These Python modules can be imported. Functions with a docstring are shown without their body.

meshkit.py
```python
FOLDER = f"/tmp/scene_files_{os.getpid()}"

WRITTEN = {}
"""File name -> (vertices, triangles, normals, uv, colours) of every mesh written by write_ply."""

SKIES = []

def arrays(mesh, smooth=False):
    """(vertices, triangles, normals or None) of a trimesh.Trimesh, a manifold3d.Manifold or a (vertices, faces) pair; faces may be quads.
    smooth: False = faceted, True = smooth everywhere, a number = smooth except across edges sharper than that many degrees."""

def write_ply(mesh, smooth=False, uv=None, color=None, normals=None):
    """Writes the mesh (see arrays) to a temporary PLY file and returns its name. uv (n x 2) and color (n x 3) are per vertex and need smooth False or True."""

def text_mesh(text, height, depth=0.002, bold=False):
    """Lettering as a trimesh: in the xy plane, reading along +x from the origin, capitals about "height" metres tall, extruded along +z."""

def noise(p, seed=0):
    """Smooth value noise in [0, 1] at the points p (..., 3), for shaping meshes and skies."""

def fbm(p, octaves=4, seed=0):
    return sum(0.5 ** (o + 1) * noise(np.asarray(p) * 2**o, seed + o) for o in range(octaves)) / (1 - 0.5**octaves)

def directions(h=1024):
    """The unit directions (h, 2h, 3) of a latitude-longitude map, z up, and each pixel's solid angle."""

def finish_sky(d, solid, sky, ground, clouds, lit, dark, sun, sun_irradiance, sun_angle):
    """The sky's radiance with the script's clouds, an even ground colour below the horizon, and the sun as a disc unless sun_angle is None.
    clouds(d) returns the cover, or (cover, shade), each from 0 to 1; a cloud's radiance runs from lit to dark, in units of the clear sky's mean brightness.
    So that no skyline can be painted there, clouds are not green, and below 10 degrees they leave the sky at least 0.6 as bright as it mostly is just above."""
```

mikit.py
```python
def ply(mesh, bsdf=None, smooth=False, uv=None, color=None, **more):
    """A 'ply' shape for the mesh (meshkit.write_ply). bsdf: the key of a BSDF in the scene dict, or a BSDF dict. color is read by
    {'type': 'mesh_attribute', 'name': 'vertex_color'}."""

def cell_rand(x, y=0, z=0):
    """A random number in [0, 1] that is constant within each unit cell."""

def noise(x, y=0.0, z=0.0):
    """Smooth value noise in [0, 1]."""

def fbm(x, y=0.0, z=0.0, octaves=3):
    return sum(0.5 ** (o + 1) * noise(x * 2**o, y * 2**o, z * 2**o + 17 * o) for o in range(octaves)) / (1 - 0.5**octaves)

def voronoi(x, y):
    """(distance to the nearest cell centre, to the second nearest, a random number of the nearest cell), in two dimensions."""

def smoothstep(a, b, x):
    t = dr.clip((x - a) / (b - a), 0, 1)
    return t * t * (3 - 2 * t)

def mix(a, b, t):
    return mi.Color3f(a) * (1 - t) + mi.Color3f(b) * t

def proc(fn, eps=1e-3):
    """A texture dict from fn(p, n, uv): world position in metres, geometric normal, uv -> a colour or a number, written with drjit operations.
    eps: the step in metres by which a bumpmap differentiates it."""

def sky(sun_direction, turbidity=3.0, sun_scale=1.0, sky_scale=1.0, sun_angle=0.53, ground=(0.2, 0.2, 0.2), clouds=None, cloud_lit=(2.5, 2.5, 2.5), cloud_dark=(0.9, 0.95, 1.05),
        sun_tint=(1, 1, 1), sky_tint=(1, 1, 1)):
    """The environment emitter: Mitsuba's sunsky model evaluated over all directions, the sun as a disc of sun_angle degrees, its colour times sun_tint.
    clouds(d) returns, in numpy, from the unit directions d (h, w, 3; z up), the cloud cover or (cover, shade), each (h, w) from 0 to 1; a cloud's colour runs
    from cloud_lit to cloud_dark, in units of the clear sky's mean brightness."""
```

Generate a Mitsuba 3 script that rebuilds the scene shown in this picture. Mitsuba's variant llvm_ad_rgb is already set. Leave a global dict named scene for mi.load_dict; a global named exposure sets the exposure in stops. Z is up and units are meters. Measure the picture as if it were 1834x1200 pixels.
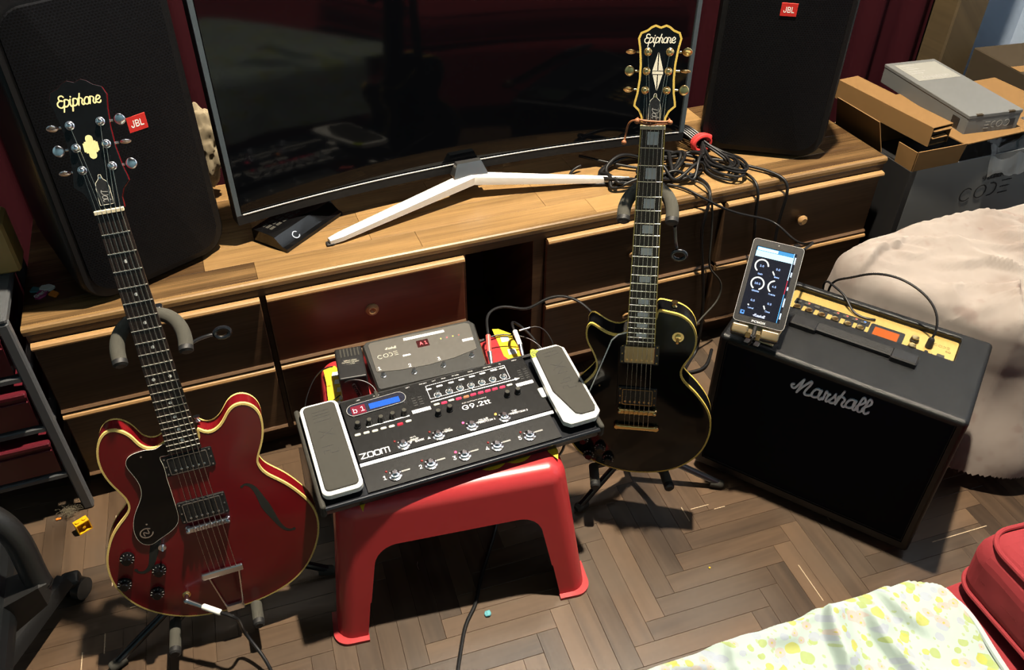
import math, random
import numpy as np, trimesh, shapely, drjit as dr, mitsuba as mi, mikit, meshkit
import manifold3d as m3
from shapely.geometry import Polygon, LineString, Point, box as sbox
from shapely.ops import unary_union
from scipy.interpolate import splprep, splev
from scipy.spatial import Delaunay
from mikit import noise, fbm, voronoi, cell_rand, smoothstep, mix, proc

ST = mi.ScalarTransform4f
scene, labels = {'type': 'scene'}, {}
rng = random.Random(7)
nrng = np.random.default_rng(7)

# ------------------------------------------------------------------ camera, lights, exposure
YAW, PITCH, ROLL = 0.37065, 0.682, 0.00859
EYE = np.array([0.0, -1.6555, 1.6375])
_f = np.array([math.sin(YAW) * math.cos(PITCH), math.cos(YAW) * math.cos(PITCH), -math.sin(PITCH)])
_r = np.array([math.cos(YAW), -math.sin(YAW), 0.0])
_u = np.cross(_r, _f)
_u = -math.sin(ROLL) * _r + math.cos(ROLL) * _u
scene['camera'] = {'type': 'perspective', 'fov': math.degrees(2 * math.atan(917 / 1500)), 'fov_axis': 'x', 'near_clip': 0.05,
                   'to_world': ST().look_at(origin=EYE.tolist(), target=(EYE + _f).tolist(), up=_u.tolist())}
LAMP = (0.98, -0.28, 4.20)            # warm bulb hanging from the ceiling under an added hood
LAMP_R, LAMP_L = 0.055, 19000.0
LAMP_RGB = (1.0, 0.87, 0.68)
COOL = (2.55, -2.3, 2.1)            # cold white wall lamp on the right-hand wall behind the bed
COOL_R, COOL_L = 0.07, 25.0
COOL_RGB = (0.62, 0.85, 1.25)
exposure = 0.0

# ------------------------------------------------------------------ helpers
def numbered(name):
    if name not in scene and name not in labels: return name
    k = 1
    while f'{name}_{k:03d}' in scene or f'{name}_{k:03d}' in labels: k += 1
    return f'{name}_{k:03d}'

def thing(name, label, cat, group=None):
    key = numbered(name)
    labels[key] = {'label': label, 'category': cat}
    if group: labels[key]['group'] = group
    return key

def xf(mesh, M):
    m = mesh.copy(); m.apply_transform(M); return m

def part(parent, name, mesh, mat, M=None, smooth=30, label=None, emit=None, uv=None, kind=None):
    key = numbered(f'{parent}__{name}')
    if M is not None: mesh = xf(mesh, M)
    scene[key] = mikit.ply(mesh, mat, smooth, uv=uv)
    if emit: scene[key]['emitter'] = {'type': 'area', 'radiance': {'type': 'rgb', 'value': list(emit)}, 'sampling_weight': 0.02}
    if label or kind:
        labels[key] = {}
        if label: labels[key]['label'] = label
        if kind: labels[key]['kind'] = kind
    return key

def single(name, label, cat, mesh, mat, M=None, smooth=30, group=None, uv=None):
    key = numbered(name)
    if M is not None: mesh = xf(mesh, M)
    scene[key] = mikit.ply(mesh, mat, smooth, uv=uv)
    labels[key] = {'label': label, 'category': cat}
    if group: labels[key]['group'] = group
    return key

def struct(name, mesh, mat, smooth=False):
    scene[name] = mikit.ply(mesh, mat, smooth)
    labels[name] = {'kind': 'structure'}
    return name

cat = trimesh.util.concatenate
V = lambda *a: np.array(a, float)

def tomesh(m):
    mm = m.to_mesh()
    return trimesh.Trimesh(np.array(mm.vert_properties[:, :3]), np.array(mm.tri_verts), process=False)

def hull(pts):
    return trimesh.convex.convex_hull(np.asarray(pts, float))

def cbox(cx, cy, cz, sx, sy, sz, c=0.001):
    """box with chamfered edges"""
    c = min(c, .45 * sx, .45 * sy, .45 * sz)
    x, y, z = sx / 2, sy / 2, sz / 2
    p = []
    for a in (-1, 1):
        for b in (-1, 1):
            for d in (-1, 1):
                p += [(a * (x - c), b * (y - c), d * z), (a * (x - c), b * y, d * (z - c)), (a * x, b * (y - c), d * (z - c))]
    m = hull(p); m.apply_translation((cx, cy, cz)); return m

def bx(x0, x1, y0, y1, z0, z1, c=0.001):
    return cbox((x0 + x1) / 2, (y0 + y1) / 2, (z0 + z1) / 2, x1 - x0, y1 - y0, z1 - z0, c)

def rbox(x0, x1, y0, y1, z0, z1, r, seg=16):
    s = m3.Manifold.sphere(r, seg)
    return tomesh(m3.Manifold.batch_hull([s.translate([x, y, z]) for x in (x0 + r, x1 - r) for y in (y0 + r, y1 - r) for z in (z0 + r, z1 - r)]))

def spline(pts, n=60, closed=False):
    p = np.asarray(pts, float)
    if len(p) == 2: return np.linspace(p[0], p[1], n)
    k = min(3, len(p) - 1)
    if closed: p = np.vstack([p, p[:1]])
    tck, _ = splprep(p.T, s=0, k=k, per=closed)
    o = np.array(splev(np.linspace(0, 1, n + (1 if closed else 0)), tck)).T
    return o[:-1] if closed else o

def tube(pts, r, seg=10, closed=False, cap=True):
    """tube along a polyline; r: one radius or one per point"""
    p = np.asarray(pts, float); n = len(p); r = np.broadcast_to(np.asarray(r, float), (n,))
    t = np.gradient(p, axis=0) if not closed else np.roll(p, -1, 0) - np.roll(p, 1, 0)
    t /= np.maximum(np.linalg.norm(t, axis=1, keepdims=True), 1e-12)
    a = np.cross(t[0], [0, 0, 1.0]);
    if np.linalg.norm(a) < 1e-3: a = np.cross(t[0], [1.0, 0, 0])
    a /= np.linalg.norm(a); A = [a]
    for i in range(1, n):
        a = A[-1] - t[i] * (A[-1] @ t[i]); A.append(a / np.linalg.norm(a))
    A = np.array(A); B = np.cross(t, A)
    th = np.linspace(0, 2 * np.pi, seg, endpoint=False)
    v = (p[:, None] + r[:, None, None] * (np.cos(th)[None, :, None] * A[:, None] + np.sin(th)[None, :, None] * B[:, None])).reshape(-1, 3)
    f = []
    for i in range(n if closed else n - 1):
        j = (i + 1) % n
        for k in range(seg):
            l = (k + 1) % seg
            f += [(i * seg + k, i * seg + l, j * seg + l), (i * seg + k, j * seg + l, j * seg + k)]
    v = list(map(tuple, v))
    if cap and not closed:
        for e, s in ((0, 1), (n - 1, -1)):
            v.append(tuple(p[e])); c = len(v) - 1
            for k in range(seg):
                l = (k + 1) % seg
                f.append((c, e * seg + l, e * seg + k) if s == 1 else (c, e * seg + k, e * seg + l))
    return trimesh.Trimesh(np.array(v), np.array(f), process=False)

def cyl(p0, p1, r0, r1=None, seg=20):
    return tube([p0, p1], [r0, r0 if r1 is None else r1], seg)

def lathe(profile, seg=24):
    """profile of (r, z) about the z axis, closed on the axis"""
    pr = [(max(a, 0.0), b) for a, b in profile]
    if pr[0][0] > 0: pr = [(0, pr[0][1])] + pr
    if pr[-1][0] > 0: pr = pr + [(0, pr[-1][1])]
    return trimesh.creation.revolve(np.array(pr), sections=seg)

def prism(poly, h, z=0.0):
    """extrusion of a polygon (or of several) along +z"""
    gs = [g for g in getattr(poly, 'geoms', [poly]) if g.area > 1e-12]
    ms = [trimesh.creation.extrude_polygon(g, h, engine='earcut') for g in gs]
    m = cat(ms); m.apply_translation((0, 0, z)); return m

def rrect(x0, x1, y0, y1, r, q=8):
    return sbox(x0 + r, y0 + r, x1 - r, y1 - r).buffer(r, quad_segs=q)

def bprism(poly, h, b=0.001, z=0.0):
    """extrusion with a bevelled top rim (a stack of shrinking slices)"""
    m = prism(poly, h - b, z)
    o = np.array(poly.exterior.coords)[:-1]; i = poly.buffer(-b)
    cap = prism(i, b * .02, z + h - b * .02)
    ring = loft([np.c_[o, np.full(len(o), z + h - b)], np.c_[near_ring(o, i), np.full(len(o), z + h)]])
    return cat([m, cap, ring])

def near_ring(o, inner):
    ext = inner.exterior
    return np.array([ext.interpolate(ext.project(Point(q))).coords[0] for q in o])

def loft(rings, cap=False):
    n = len(rings[0]); v = np.vstack(rings); f = []
    for i in range(len(rings) - 1):
        for k in range(n):
            l = (k + 1) % n
            f += [(i * n + k, i * n + l, (i + 1) * n + l), (i * n + k, (i + 1) * n + l, (i + 1) * n + k)]
    if cap:
        v = np.vstack([v, rings[0].mean(0), rings[-1].mean(0)]); a = len(v) - 2; b = a + 1; m = (len(rings) - 1) * n
        for k in range(n):
            l = (k + 1) % n
            f += [(a, l, k), (b, m + k, m + l)]
    return trimesh.Trimesh(v, f, process=False)

def frame(o, x, y):
    x = V(*x); x /= np.linalg.norm(x); y = V(*y); y = y - x * (x @ y); y /= np.linalg.norm(y)
    M = np.eye(4); M[:3, 0], M[:3, 1], M[:3, 2], M[:3, 3] = x, y, np.cross(x, y), o; return M

def tr(x=0, y=0, z=0):
    M = np.eye(4); M[:3, 3] = (x, y, z); return M

def rot(deg, ax):
    return trimesh.transformations.rotation_matrix(math.radians(deg), ax)

def strokes(paths, w, h=0.0008, smooth=True, q=4):
    g = []
    for p in paths:
        p = np.asarray(p, float)
        if smooth and len(p) > 2: p = spline(p, 8 * len(p))
        g.append(LineString(p).buffer(w / 2, quad_segs=q))
    return prism(unary_union(g), h)

SCRIPT = {
 'E': (.8, [[(.78, 1.3), (.5, 1.5), (.18, 1.3), (.25, .95), (.6, .82)], [(.6, .82), (.15, .78), (-.05, .35), (.2, 0), (.75, .2)]]),
 'p': (.72, [[(.12, .95), (.0, .2), (-.12, -.65)], [(.05, .55), (.3, .95), (.6, .75), (.52, .2), (.2, .0), (.0, .2)]]),
 'i': (.4, [[(.12, .9), (.05, .3), (.15, 0), (.38, .15)], [(.17, 1.22), (.19, 1.26)]]),
 'h': (.75, [[(.25, 1.5), (.1, .7), (.0, 0)], [(.05, .5), (.3, .92), (.52, .75), (.45, .2), (.58, 0), (.72, .12)]]),
 'o': (.72, [[(.35, .95), (.05, .6), (.1, .1), (.38, 0), (.62, .4), (.5, .9), (.3, .93)]]),
 'n': (.78, [[(.1, .95), (.05, .4), (.0, 0)], [(.05, .5), (.3, .92), (.52, .75), (.45, .2), (.58, 0), (.75, .15)]]),
 'e': (.68, [[(.02, .4), (.4, .5), (.58, .75), (.35, .97), (.08, .7), (.05, .2), (.3, 0), (.65, .25)]]),
 'M': (1.35, [[(-.25, .75), (-.38, .5), (-.2, .35), (.02, .6), (.2, 1.1), (.38, 1.5)], [(.38, 1.5), (.28, .7), (.18, .02)], [(.18, .02), (.5, .8), (.92, 1.5)], [(.92, 1.5), (.82, .6), (.86, .05), (1.15, .05), (1.35, .3)]]),
 'a': (.8, [[(.58, .85), (.3, .97), (.02, .6), (.08, .08), (.35, .08), (.6, .6), (.62, .92)], [(.62, .92), (.55, .25), (.66, 0), (.85, .2)]]),
 'r': (.6, [[(.0, .2), (.15, .75), (.2, 1.0), (.32, .85), (.52, .82)], [(.5, .82), (.38, .35), (.42, .02), (.66, .2)]]),
 's': (.58, [[(.0, .2), (.25, .7), (.32, 1.0)], [(.32, 1.0), (.42, .6), (.5, .2), (.25, .0), (.02, .12)], [(.3, .0), (.6, .2)]]),
 'l': (.48, [[(.0, .2), (.25, .8), (.38, 1.35), (.25, 1.5), (.12, 1.1), (.1, .3), (.22, .0), (.5, .2)]]),
 'D': (1.0, [[(.25, 1.4), (.1, 0)], [(-.1, 1.3), (.5, 1.5), (.9, .8), (.5, .05), (-.1, .1)]]),
 't': (.45, [[(.2, 1.3), (.08, .2), (.2, 0), (.42, .2)], [(-.05, .9), (.4, .95)]]),
}

def script(text, width, stroke=.17, h=0.0008, slant=0.12, centre=True):
    x, P = 0.0, []
    for ch in text:
        adv, ps = SCRIPT[ch]
        for p in ps: P.append([(x + a + slant * b, b) for a, b in p])
        x += adv
    s = width / x
    m = strokes([[(a * s, b * s) for a, b in p] for p in P], stroke * s, h)
    if centre: m.apply_translation((-width / 2, -.5 * s, 0))
    return m

def code_word(width, stroke=.1, h=.0006):
    """C O, a mirrored D, and three bars for E"""
    th = np.linspace(.75, 2 * math.pi - .75, 24); c = [(math.cos(t) * .5, math.sin(t) * .5) for t in th]
    o = [(1.3 + math.cos(t) * .5, math.sin(t) * .5) for t in np.linspace(0, 2 * math.pi, 33)]
    d = [(2.1, .5)] + [(2.25 + .5 * math.cos(t), .5 * math.sin(t)) for t in np.linspace(math.pi / 2, -math.pi / 2, 17)] + [(2.1, -.5)]
    e = [[(3.15, y), (3.95, y)] for y in (-.5, 0, .5)]
    s = width / 4.45
    m = strokes([[(a * s, b * s) for a, b in p] for p in [c, o, d] + e], stroke * s, h, smooth=False)
    m.apply_translation((-1.72 * s, 0, 0)); return m

def text(t, height, x=0, y=0, h=.0006, width=None, centre=True, bold=False):
    m = meshkit.text_mesh(t, height, h, bold)
    if width:
        w = m.bounds[1][0] - m.bounds[0][0]; S = np.eye(4); S[0, 0] = width / w; m.apply_transform(S)
    if centre: m.apply_translation((-(m.bounds[0][0] + m.bounds[1][0]) / 2, -height / 2, 0))
    m.apply_translation((x, y, 0)); return m

# ------------------------------------------------------------------ materials
ALB = .65                            # non-metal base colours scaled down so less bounced light fills the shadows
def rgb(c): return {'type': 'rgb', 'value': list(c)}
def mat(name, color, rough=.5, metallic=0.0, spec=.5, coat=0.0, coat_gloss=.9, bump=None, bscale=.001, eps=1e-3, **kw):
    if callable(color): color = proc((lambda fn: lambda p, n, uv: fn(p, n, uv) * ALB)(color))
    elif metallic < .6: color = tuple(c * ALB for c in color)
    b = {'type': 'principled', 'base_color': color if isinstance(color, dict) else rgb(color), 'roughness': rough, 'metallic': metallic, 'specular': spec}
    if coat: b.update(clearcoat=coat, clearcoat_gloss=coat_gloss)
    b.update(kw)
    if bump is not None: b = {'type': 'bumpmap', 'nested': b, 'tex': proc(bump, eps), 'scale': bscale}
    key = 'material_' + name
    scene[key] = {'type': 'twosided', 'nested': b}
    return key

def wood_fn(c0, c1, along, fine=90.0, coarse=7.0):
    def fn(p, n, uv):
        a, b = (p.x, p.y + p.z) if along == 'x' else (p.y, p.x + p.z)
        g = fbm(a * 2.2, b * coarse * 4, uv.x * 37, 3)
        fi = noise(a * 9, b * fine * 4)
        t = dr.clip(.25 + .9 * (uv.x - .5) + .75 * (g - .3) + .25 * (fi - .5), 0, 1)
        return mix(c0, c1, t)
    return fn

def floor_fn(p, n, uv):
    a = dr.select(uv.y > .5, p.y, p.x); b = dr.select(uv.y > .5, p.x, p.y)
    g = fbm(a * 5, b * 60, uv.x * 91, 3)
    wear = fbm(p.x * 5, p.y * 5, 3.3, 3)
    t = dr.clip(.5 + 1.05 * (uv.x - .5) + .75 * (g - .5), 0, 1)
    col = mix((.038, .0245, .016), (.126, .079, .047), t)
    return mix(col, mi.Color3f(.100, .077, .058), .55 * smoothstep(.42, .72, wear))

M_FLOOR = mat('parquet', floor_fn, .33, spec=.35)
M_TOP = mat('worn_falloff_wood', wood_fn((.060, .031, .012), (.37, .222, .088), 'x'), .36, spec=.45)
M_DARKWOOD = mat('dark_wood', wood_fn((.052, .027, .014), (.135, .075, .038), 'x'), .34, spec=.4)
M_BOUNCEWOOD = mat('bounce_tinted_wood', wood_fn((.075, .026, .014), (.16, .055, .027), 'x'), .34, spec=.4)  # dark wood with the red bounce from the stool tinted into its colour
M_MOULD = mat('worn_moulding', (.38, .22, .09), .4)
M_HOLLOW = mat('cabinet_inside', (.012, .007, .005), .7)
def leather_bump(p, n, uv):
    d1, d2, _ = voronoi(p.x * 420 + p.z * 210, p.y * 420 + p.z * 330)
    return .5 * d1 + .3 * noise(p.x * 900, p.y * 900, p.z * 900)
M_TOLEX = mat('grained_vinyl', (.0045, .005, .006), .36, spec=.36, bump=leather_bump, bscale=.0012, eps=4e-4)
M_GRILLE = mat('grille_cloth', (.0035, .005, .009), .85, spec=.1)
def perf_bump(p, n, uv):
    gx = p.x * 160; gz = p.z * 185
    r = dr.floor(gz); hx = gx + .5 * (r - 2 * dr.floor(r / 2))
    d = dr.sqrt(dr.square(hx - dr.floor(hx) - .5) + dr.square(gz - r - .5))
    return smoothstep(.24, .42, d)
def perf_col(p, n, uv):
    return mix((.001, .001, .0015), (.0045, .005, .0068), perf_bump(p, n, uv))
M_SPKGRILLE = mat('perforated_grille', perf_col, .5, spec=.12)
M_SPK = mat('speaker_shell', (.0035, .0037, .0045), .45, spec=.25)
M_BLACK = mat('black_plastic', (.010, .010, .011), .42)
M_BLACKM = mat('matt_black', (.008, .008, .009), .7, spec=.3)
M_GLOSSBLACK = mat('gloss_black', (.004, .004, .0045), .10, spec=.35)
M_CHERRY = mat('cherry_lacquer', (.16, .0022, .006), .2, spec=.5, coat=1.0, coat_gloss=.97)
M_BINDING = mat('cream_binding', (.92, .68, .22), .35)
M_YELBINDING = mat('yellow_binding', (.66, .47, .10), .35)
M_IVORY = mat('ivory', (.86, .76, .52), .4)
M_PEARL = mat('pearl_inlay', (.80, .84, .90), .25)
M_PALE = mat('pale_inlay', (.80, .76, .62), .3)
M_GOLDPRINT = mat('gold_print', (.85, .70, .34), .35)
M_ROSEWOOD = mat('fingerboard', (.018, .009, .006), .45)
M_NECK = mat('neck_red', (.10, .006, .006), .3, coat=.6)
M_CHROME = mat('chrome', (.82, .84, .88), .15, metallic=1.0)
M_STEEL = mat('steel', (.62, .62, .62), .3, metallic=1.0)
M_FRET = mat('fret_wire', (.86, .83, .74), .3, metallic=1.0)
M_GOLD = mat('gold_plate', (.90, .64, .27), .19, metallic=1.0)
M_AGEDGOLD = mat('worn_gold', (.50, .38, .22), .32, metallic=1.0)
M_STRING = mat('string_wire', (.55, .53, .48), .3, metallic=1.0)
M_FOAM = mat('grey_foam', (.075, .073, .062), .9, spec=.1)
M_STAND = mat('stand_black', (.008, .009, .012), .22, spec=.6)
M_RUBBER = mat('black_rubber', (.009, .009, .010), .6)
M_GREYRUBBER = mat('grey_rubber', (.046, .0445, .038), .75, spec=.25)
M_WHITE = mat('white_plastic', (.95, .95, .90), .35)
M_PRINT = mat('white_print', (.95, .95, .92), .5)
M_SOFTPRINT = mat('grey_print', (.30, .30, .29), .5)
M_PEDAL = mat('pedal_steel', (.006, .006, .0064), .42, spec=.18)
M_PEDALEDGE = mat('pedal_edge', (.02, .022, .028), .25, metallic=.5)
M_REDPLASTIC = mat('red_plastic', (.47, .036, .042), .3, spec=.5)
M_YELLOW = mat('yellow_print', (.85, .52, .02), .45)
M_FSW = mat('footswitch_shell', (.050, .050, .048), .36, metallic=.3)
M_FSWPLATE = mat('footswitch_plate', (.085, .079, .068), .45)
M_SILVER = mat('brushed_silver', (.95, .93, .88), .42, metallic=.25)
M_TVFRAME = mat('tv_frame', (.085, .11, .13), .5, spec=.3)
M_TVSCREEN = mat('tv_glass', (.003, .0035, .005), .05, spec=.2)
M_CABLE = mat('cable_black', (.009, .009, .010), .42, spec=.28)
M_REDFAB = mat('red_strap', (.62, .03, .03), .8)
M_LOGO = mat('red_badge', (.60, .03, .025), .6, spec=.2)
M_BROWNCORD = mat('brown_leather', (.30, .105, .035), .6)
M_AMPGOLD = mat('brass_panel', (.74, .50, .16), .34, metallic=.75)
M_AMPLOGO = mat('silver_logo', (.95, 1.0, 1.1), .4)
M_CARD = mat('cardboard', (.21, .118, .045), .8, spec=.15)
M_CARDIN = mat('cardboard_dark', (.045, .034, .022), .85, spec=.1)
M_GREYBOX = mat('grey_carton', (.13, .135, .135), .55)
M_DARKBOX = mat('black_carton', (.012, .012, .013), .5)
M_PAPER = mat('paper_label', (.24, .24, .22), .7)
def cloth_col(p, n, uv):
    s = smoothstep(.48, .75, fbm(p.x * 9, p.y * 9, p.z * 9, 4)); s2 = smoothstep(.62, .8, fbm(p.x * 26 + 5, p.y * 26, p.z * 20, 3))
    return mix(mix((.31, .272, .246), (.245, .20, .175), .75 * s), (.20, .12, .105), .35 * s2)
M_CLOTH = mat('stained_sheet', cloth_col, .9, spec=.1)
def floral_col(p, n, uv):
    x, y = p.x * 1.0, p.y + p.z * .7
    col = mi.Color3f(.39, .485, .455)
    wob = .16 * (noise(x * 90, y * 90) - .5)
    leaf1, _, r0 = voronoi(x * 105, y * 78 + 7)
    col = mix(col, (.31, .39, .13), dr.select((leaf1 + wob * 2 < .24) & (r0 > .72), .6, 0.0))
    for sc, off, th in ((60.0, 0.0, .38), (27.0, 31.0, .33), (42.0, 57.0, .36)):
        d, _, r = voronoi(x * sc + off, y * sc + off * 1.7)
        c = dr.select(r < .10, mi.Color3f(.40, .42, .09), dr.select(r < .20, mi.Color3f(.42, .37, .35), dr.select(r < .31, mi.Color3f(.34, .38, .46), mi.Color3f(.31, .39, .13))))
        on = smoothstep(th + .03, th - .03, d + wob * 1.3) * dr.select(r < .37, 1.0, 0.0)
        col = mix(col, c, .85 * on)
        col = mix(col, (.42, .37, .05), smoothstep(.11, .07, d) * dr.select((r > .10) & (r < .20), .8, 0.0))
    return col
M_FLORAL = mat('floral_sheet', floral_col, .85, spec=.1)
M_HEM = mat('white_hem', (.45, .53, .52), .85, spec=.1)
def weave_bump(p, n, uv): return noise(p.x * 700, p.y * 700, p.z * 700)
M_REDSOFA = mat('red_upholstery', (.26, .030, .037), .9, spec=.15, sheen=.4)
M_CURTAIN = mat('dark_red_cloth', (.026, .002, .005), .9, spec=.1)
M_POST = mat('old_wood_post', wood_fn((.045, .030, .014), (.095, .065, .028), 'y', 40), .6)
M_WALL = mat('blue_wall', (.34, .42, .55), .85, spec=.1)
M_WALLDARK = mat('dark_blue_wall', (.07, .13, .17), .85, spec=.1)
M_CEIL = mat('ceiling_paint', (.04, .042, .045), .9, spec=.05)
M_TROLLEY = mat('trolley_grey', (.075, .08, .088), .5)
M_DRAWRED = mat('trolley_red', (.10, .010, .018), .3)
M_YELWOOD = mat('pale_wood', (.50, .33, .11), .5)
M_CHAIR = mat('chair_leather', (.006, .007, .008), .34, spec=.5)
M_CHAIRP = mat('chair_plastic', (.007, .007, .0075), .45)
M_LEGO = mat('toy_yellow', (.82, .42, .008), .3)
M_DUST = mat('dust', (.20, .17, .12), 1.0, spec=.0)
M_TEAL = mat('toy_teal', (.10, .38, .44), .5)
M_MAGENTA = mat('toy_magenta', (.42, .05, .17), .5)
M_ORANGE = mat('toy_orange', (.78, .22, .02), .5)
M_PINKRED = mat('pink_red', (.72, .12, .10), .4)
M_TISSUE = mat('crumpled_cloth', (.30, .25, .17), .95, spec=.05)
M_PICK = mat('pick_green', (.62, .78, .05), .4)
M_BLUEGLASS = mat('display_window', (.01, .012, .03), .08, coat=1.0)
M_LEDOFF = mat('led_pale', (.60, .58, .48), .4)
M_REDOFF = mat('led_dark_red', (.22, .02, .02), .35)
M_EMITBASE = mat('lit_surface', (.01, .01, .01), .2, spec=.15)
M_FILLER = mat('pale_filler', (.42, .33, .22), .8)
scene['material_film'] = {'type': 'principledthin', 'base_color': rgb((.85, .88, .90)), 'roughness': .08, 'spec_trans': .96, 'eta': 1.5}
M_FILM = 'material_film'
M_BULB = mat('bulb_glass', (.8, .8, .8), .3)

# ------------------------------------------------------------------ lamps
lamp = thing('ceiling_lamp', 'warm bulb hanging from the ceiling under an added dark hood', 'lamp')
key = lamp + '__bulb'
scene[key] = {'type': 'sphere', 'center': list(LAMP), 'radius': LAMP_R, 'bsdf': {'type': 'ref', 'id': M_BULB},
              'emitter': {'type': 'area', 'radiance': rgb([LAMP_L * c for c in LAMP_RGB]), 'sampling_weight': 1.0}}
prof_ = [(.03, .10), (.06, .095), (.11, .06), (.16, .0), (.185, -.045)]
part(lamp, 'added_hood', trimesh.creation.revolve(np.array(prof_ + [(a - .002, b - .002) for a, b in prof_[::-1]] + prof_[:1]), sections=48), M_BLACKM, tr(*LAMP))  # unseen opaque hood, added to keep lamp light off the ceiling
part(lamp, 'socket', lathe([(.012, .12), (.022, .115), (.024, .045)]), M_BLACK, tr(*LAMP))
part(lamp, 'cord', cyl((LAMP[0], LAMP[1], LAMP[2] + .11), (LAMP[0], LAMP[1], 4.62), .004, seg=8), M_BLACK)
wl = thing('wall_lamp', 'cold white globe lamp on the right-hand wall behind the bed', 'lamp')
scene[wl + '__globe'] = {'type': 'sphere', 'center': list(COOL), 'radius': COOL_R, 'bsdf': {'type': 'ref', 'id': M_BULB},
              'emitter': {'type': 'area', 'radiance': rgb([COOL_L * c for c in COOL_RGB]), 'sampling_weight': .6}}
part(wl, 'bracket', cyl((COOL[0] + .05, COOL[1], COOL[2]), (3.0, COOL[1], COOL[2]), .012), M_STEEL)

# ------------------------------------------------------------------ room
struct('floor', bx(-2.0, 3.05, -3.6, .75, -.05, -.004, .001), M_ROSEWOOD)
struct('wall_back', bx(-2.0, 3.05, .70, .80, -.05, 4.62), M_WALL)
struct('wall_right', bx(3.0, 3.1, -3.6, .75, -.05, 4.62), M_WALL)
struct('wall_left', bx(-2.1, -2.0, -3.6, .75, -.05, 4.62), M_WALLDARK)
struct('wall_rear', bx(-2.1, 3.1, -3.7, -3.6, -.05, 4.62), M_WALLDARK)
struct('ceiling', bx(-2.1, 3.1, -3.7, .8, 4.6, 4.7), M_CEIL)

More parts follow.
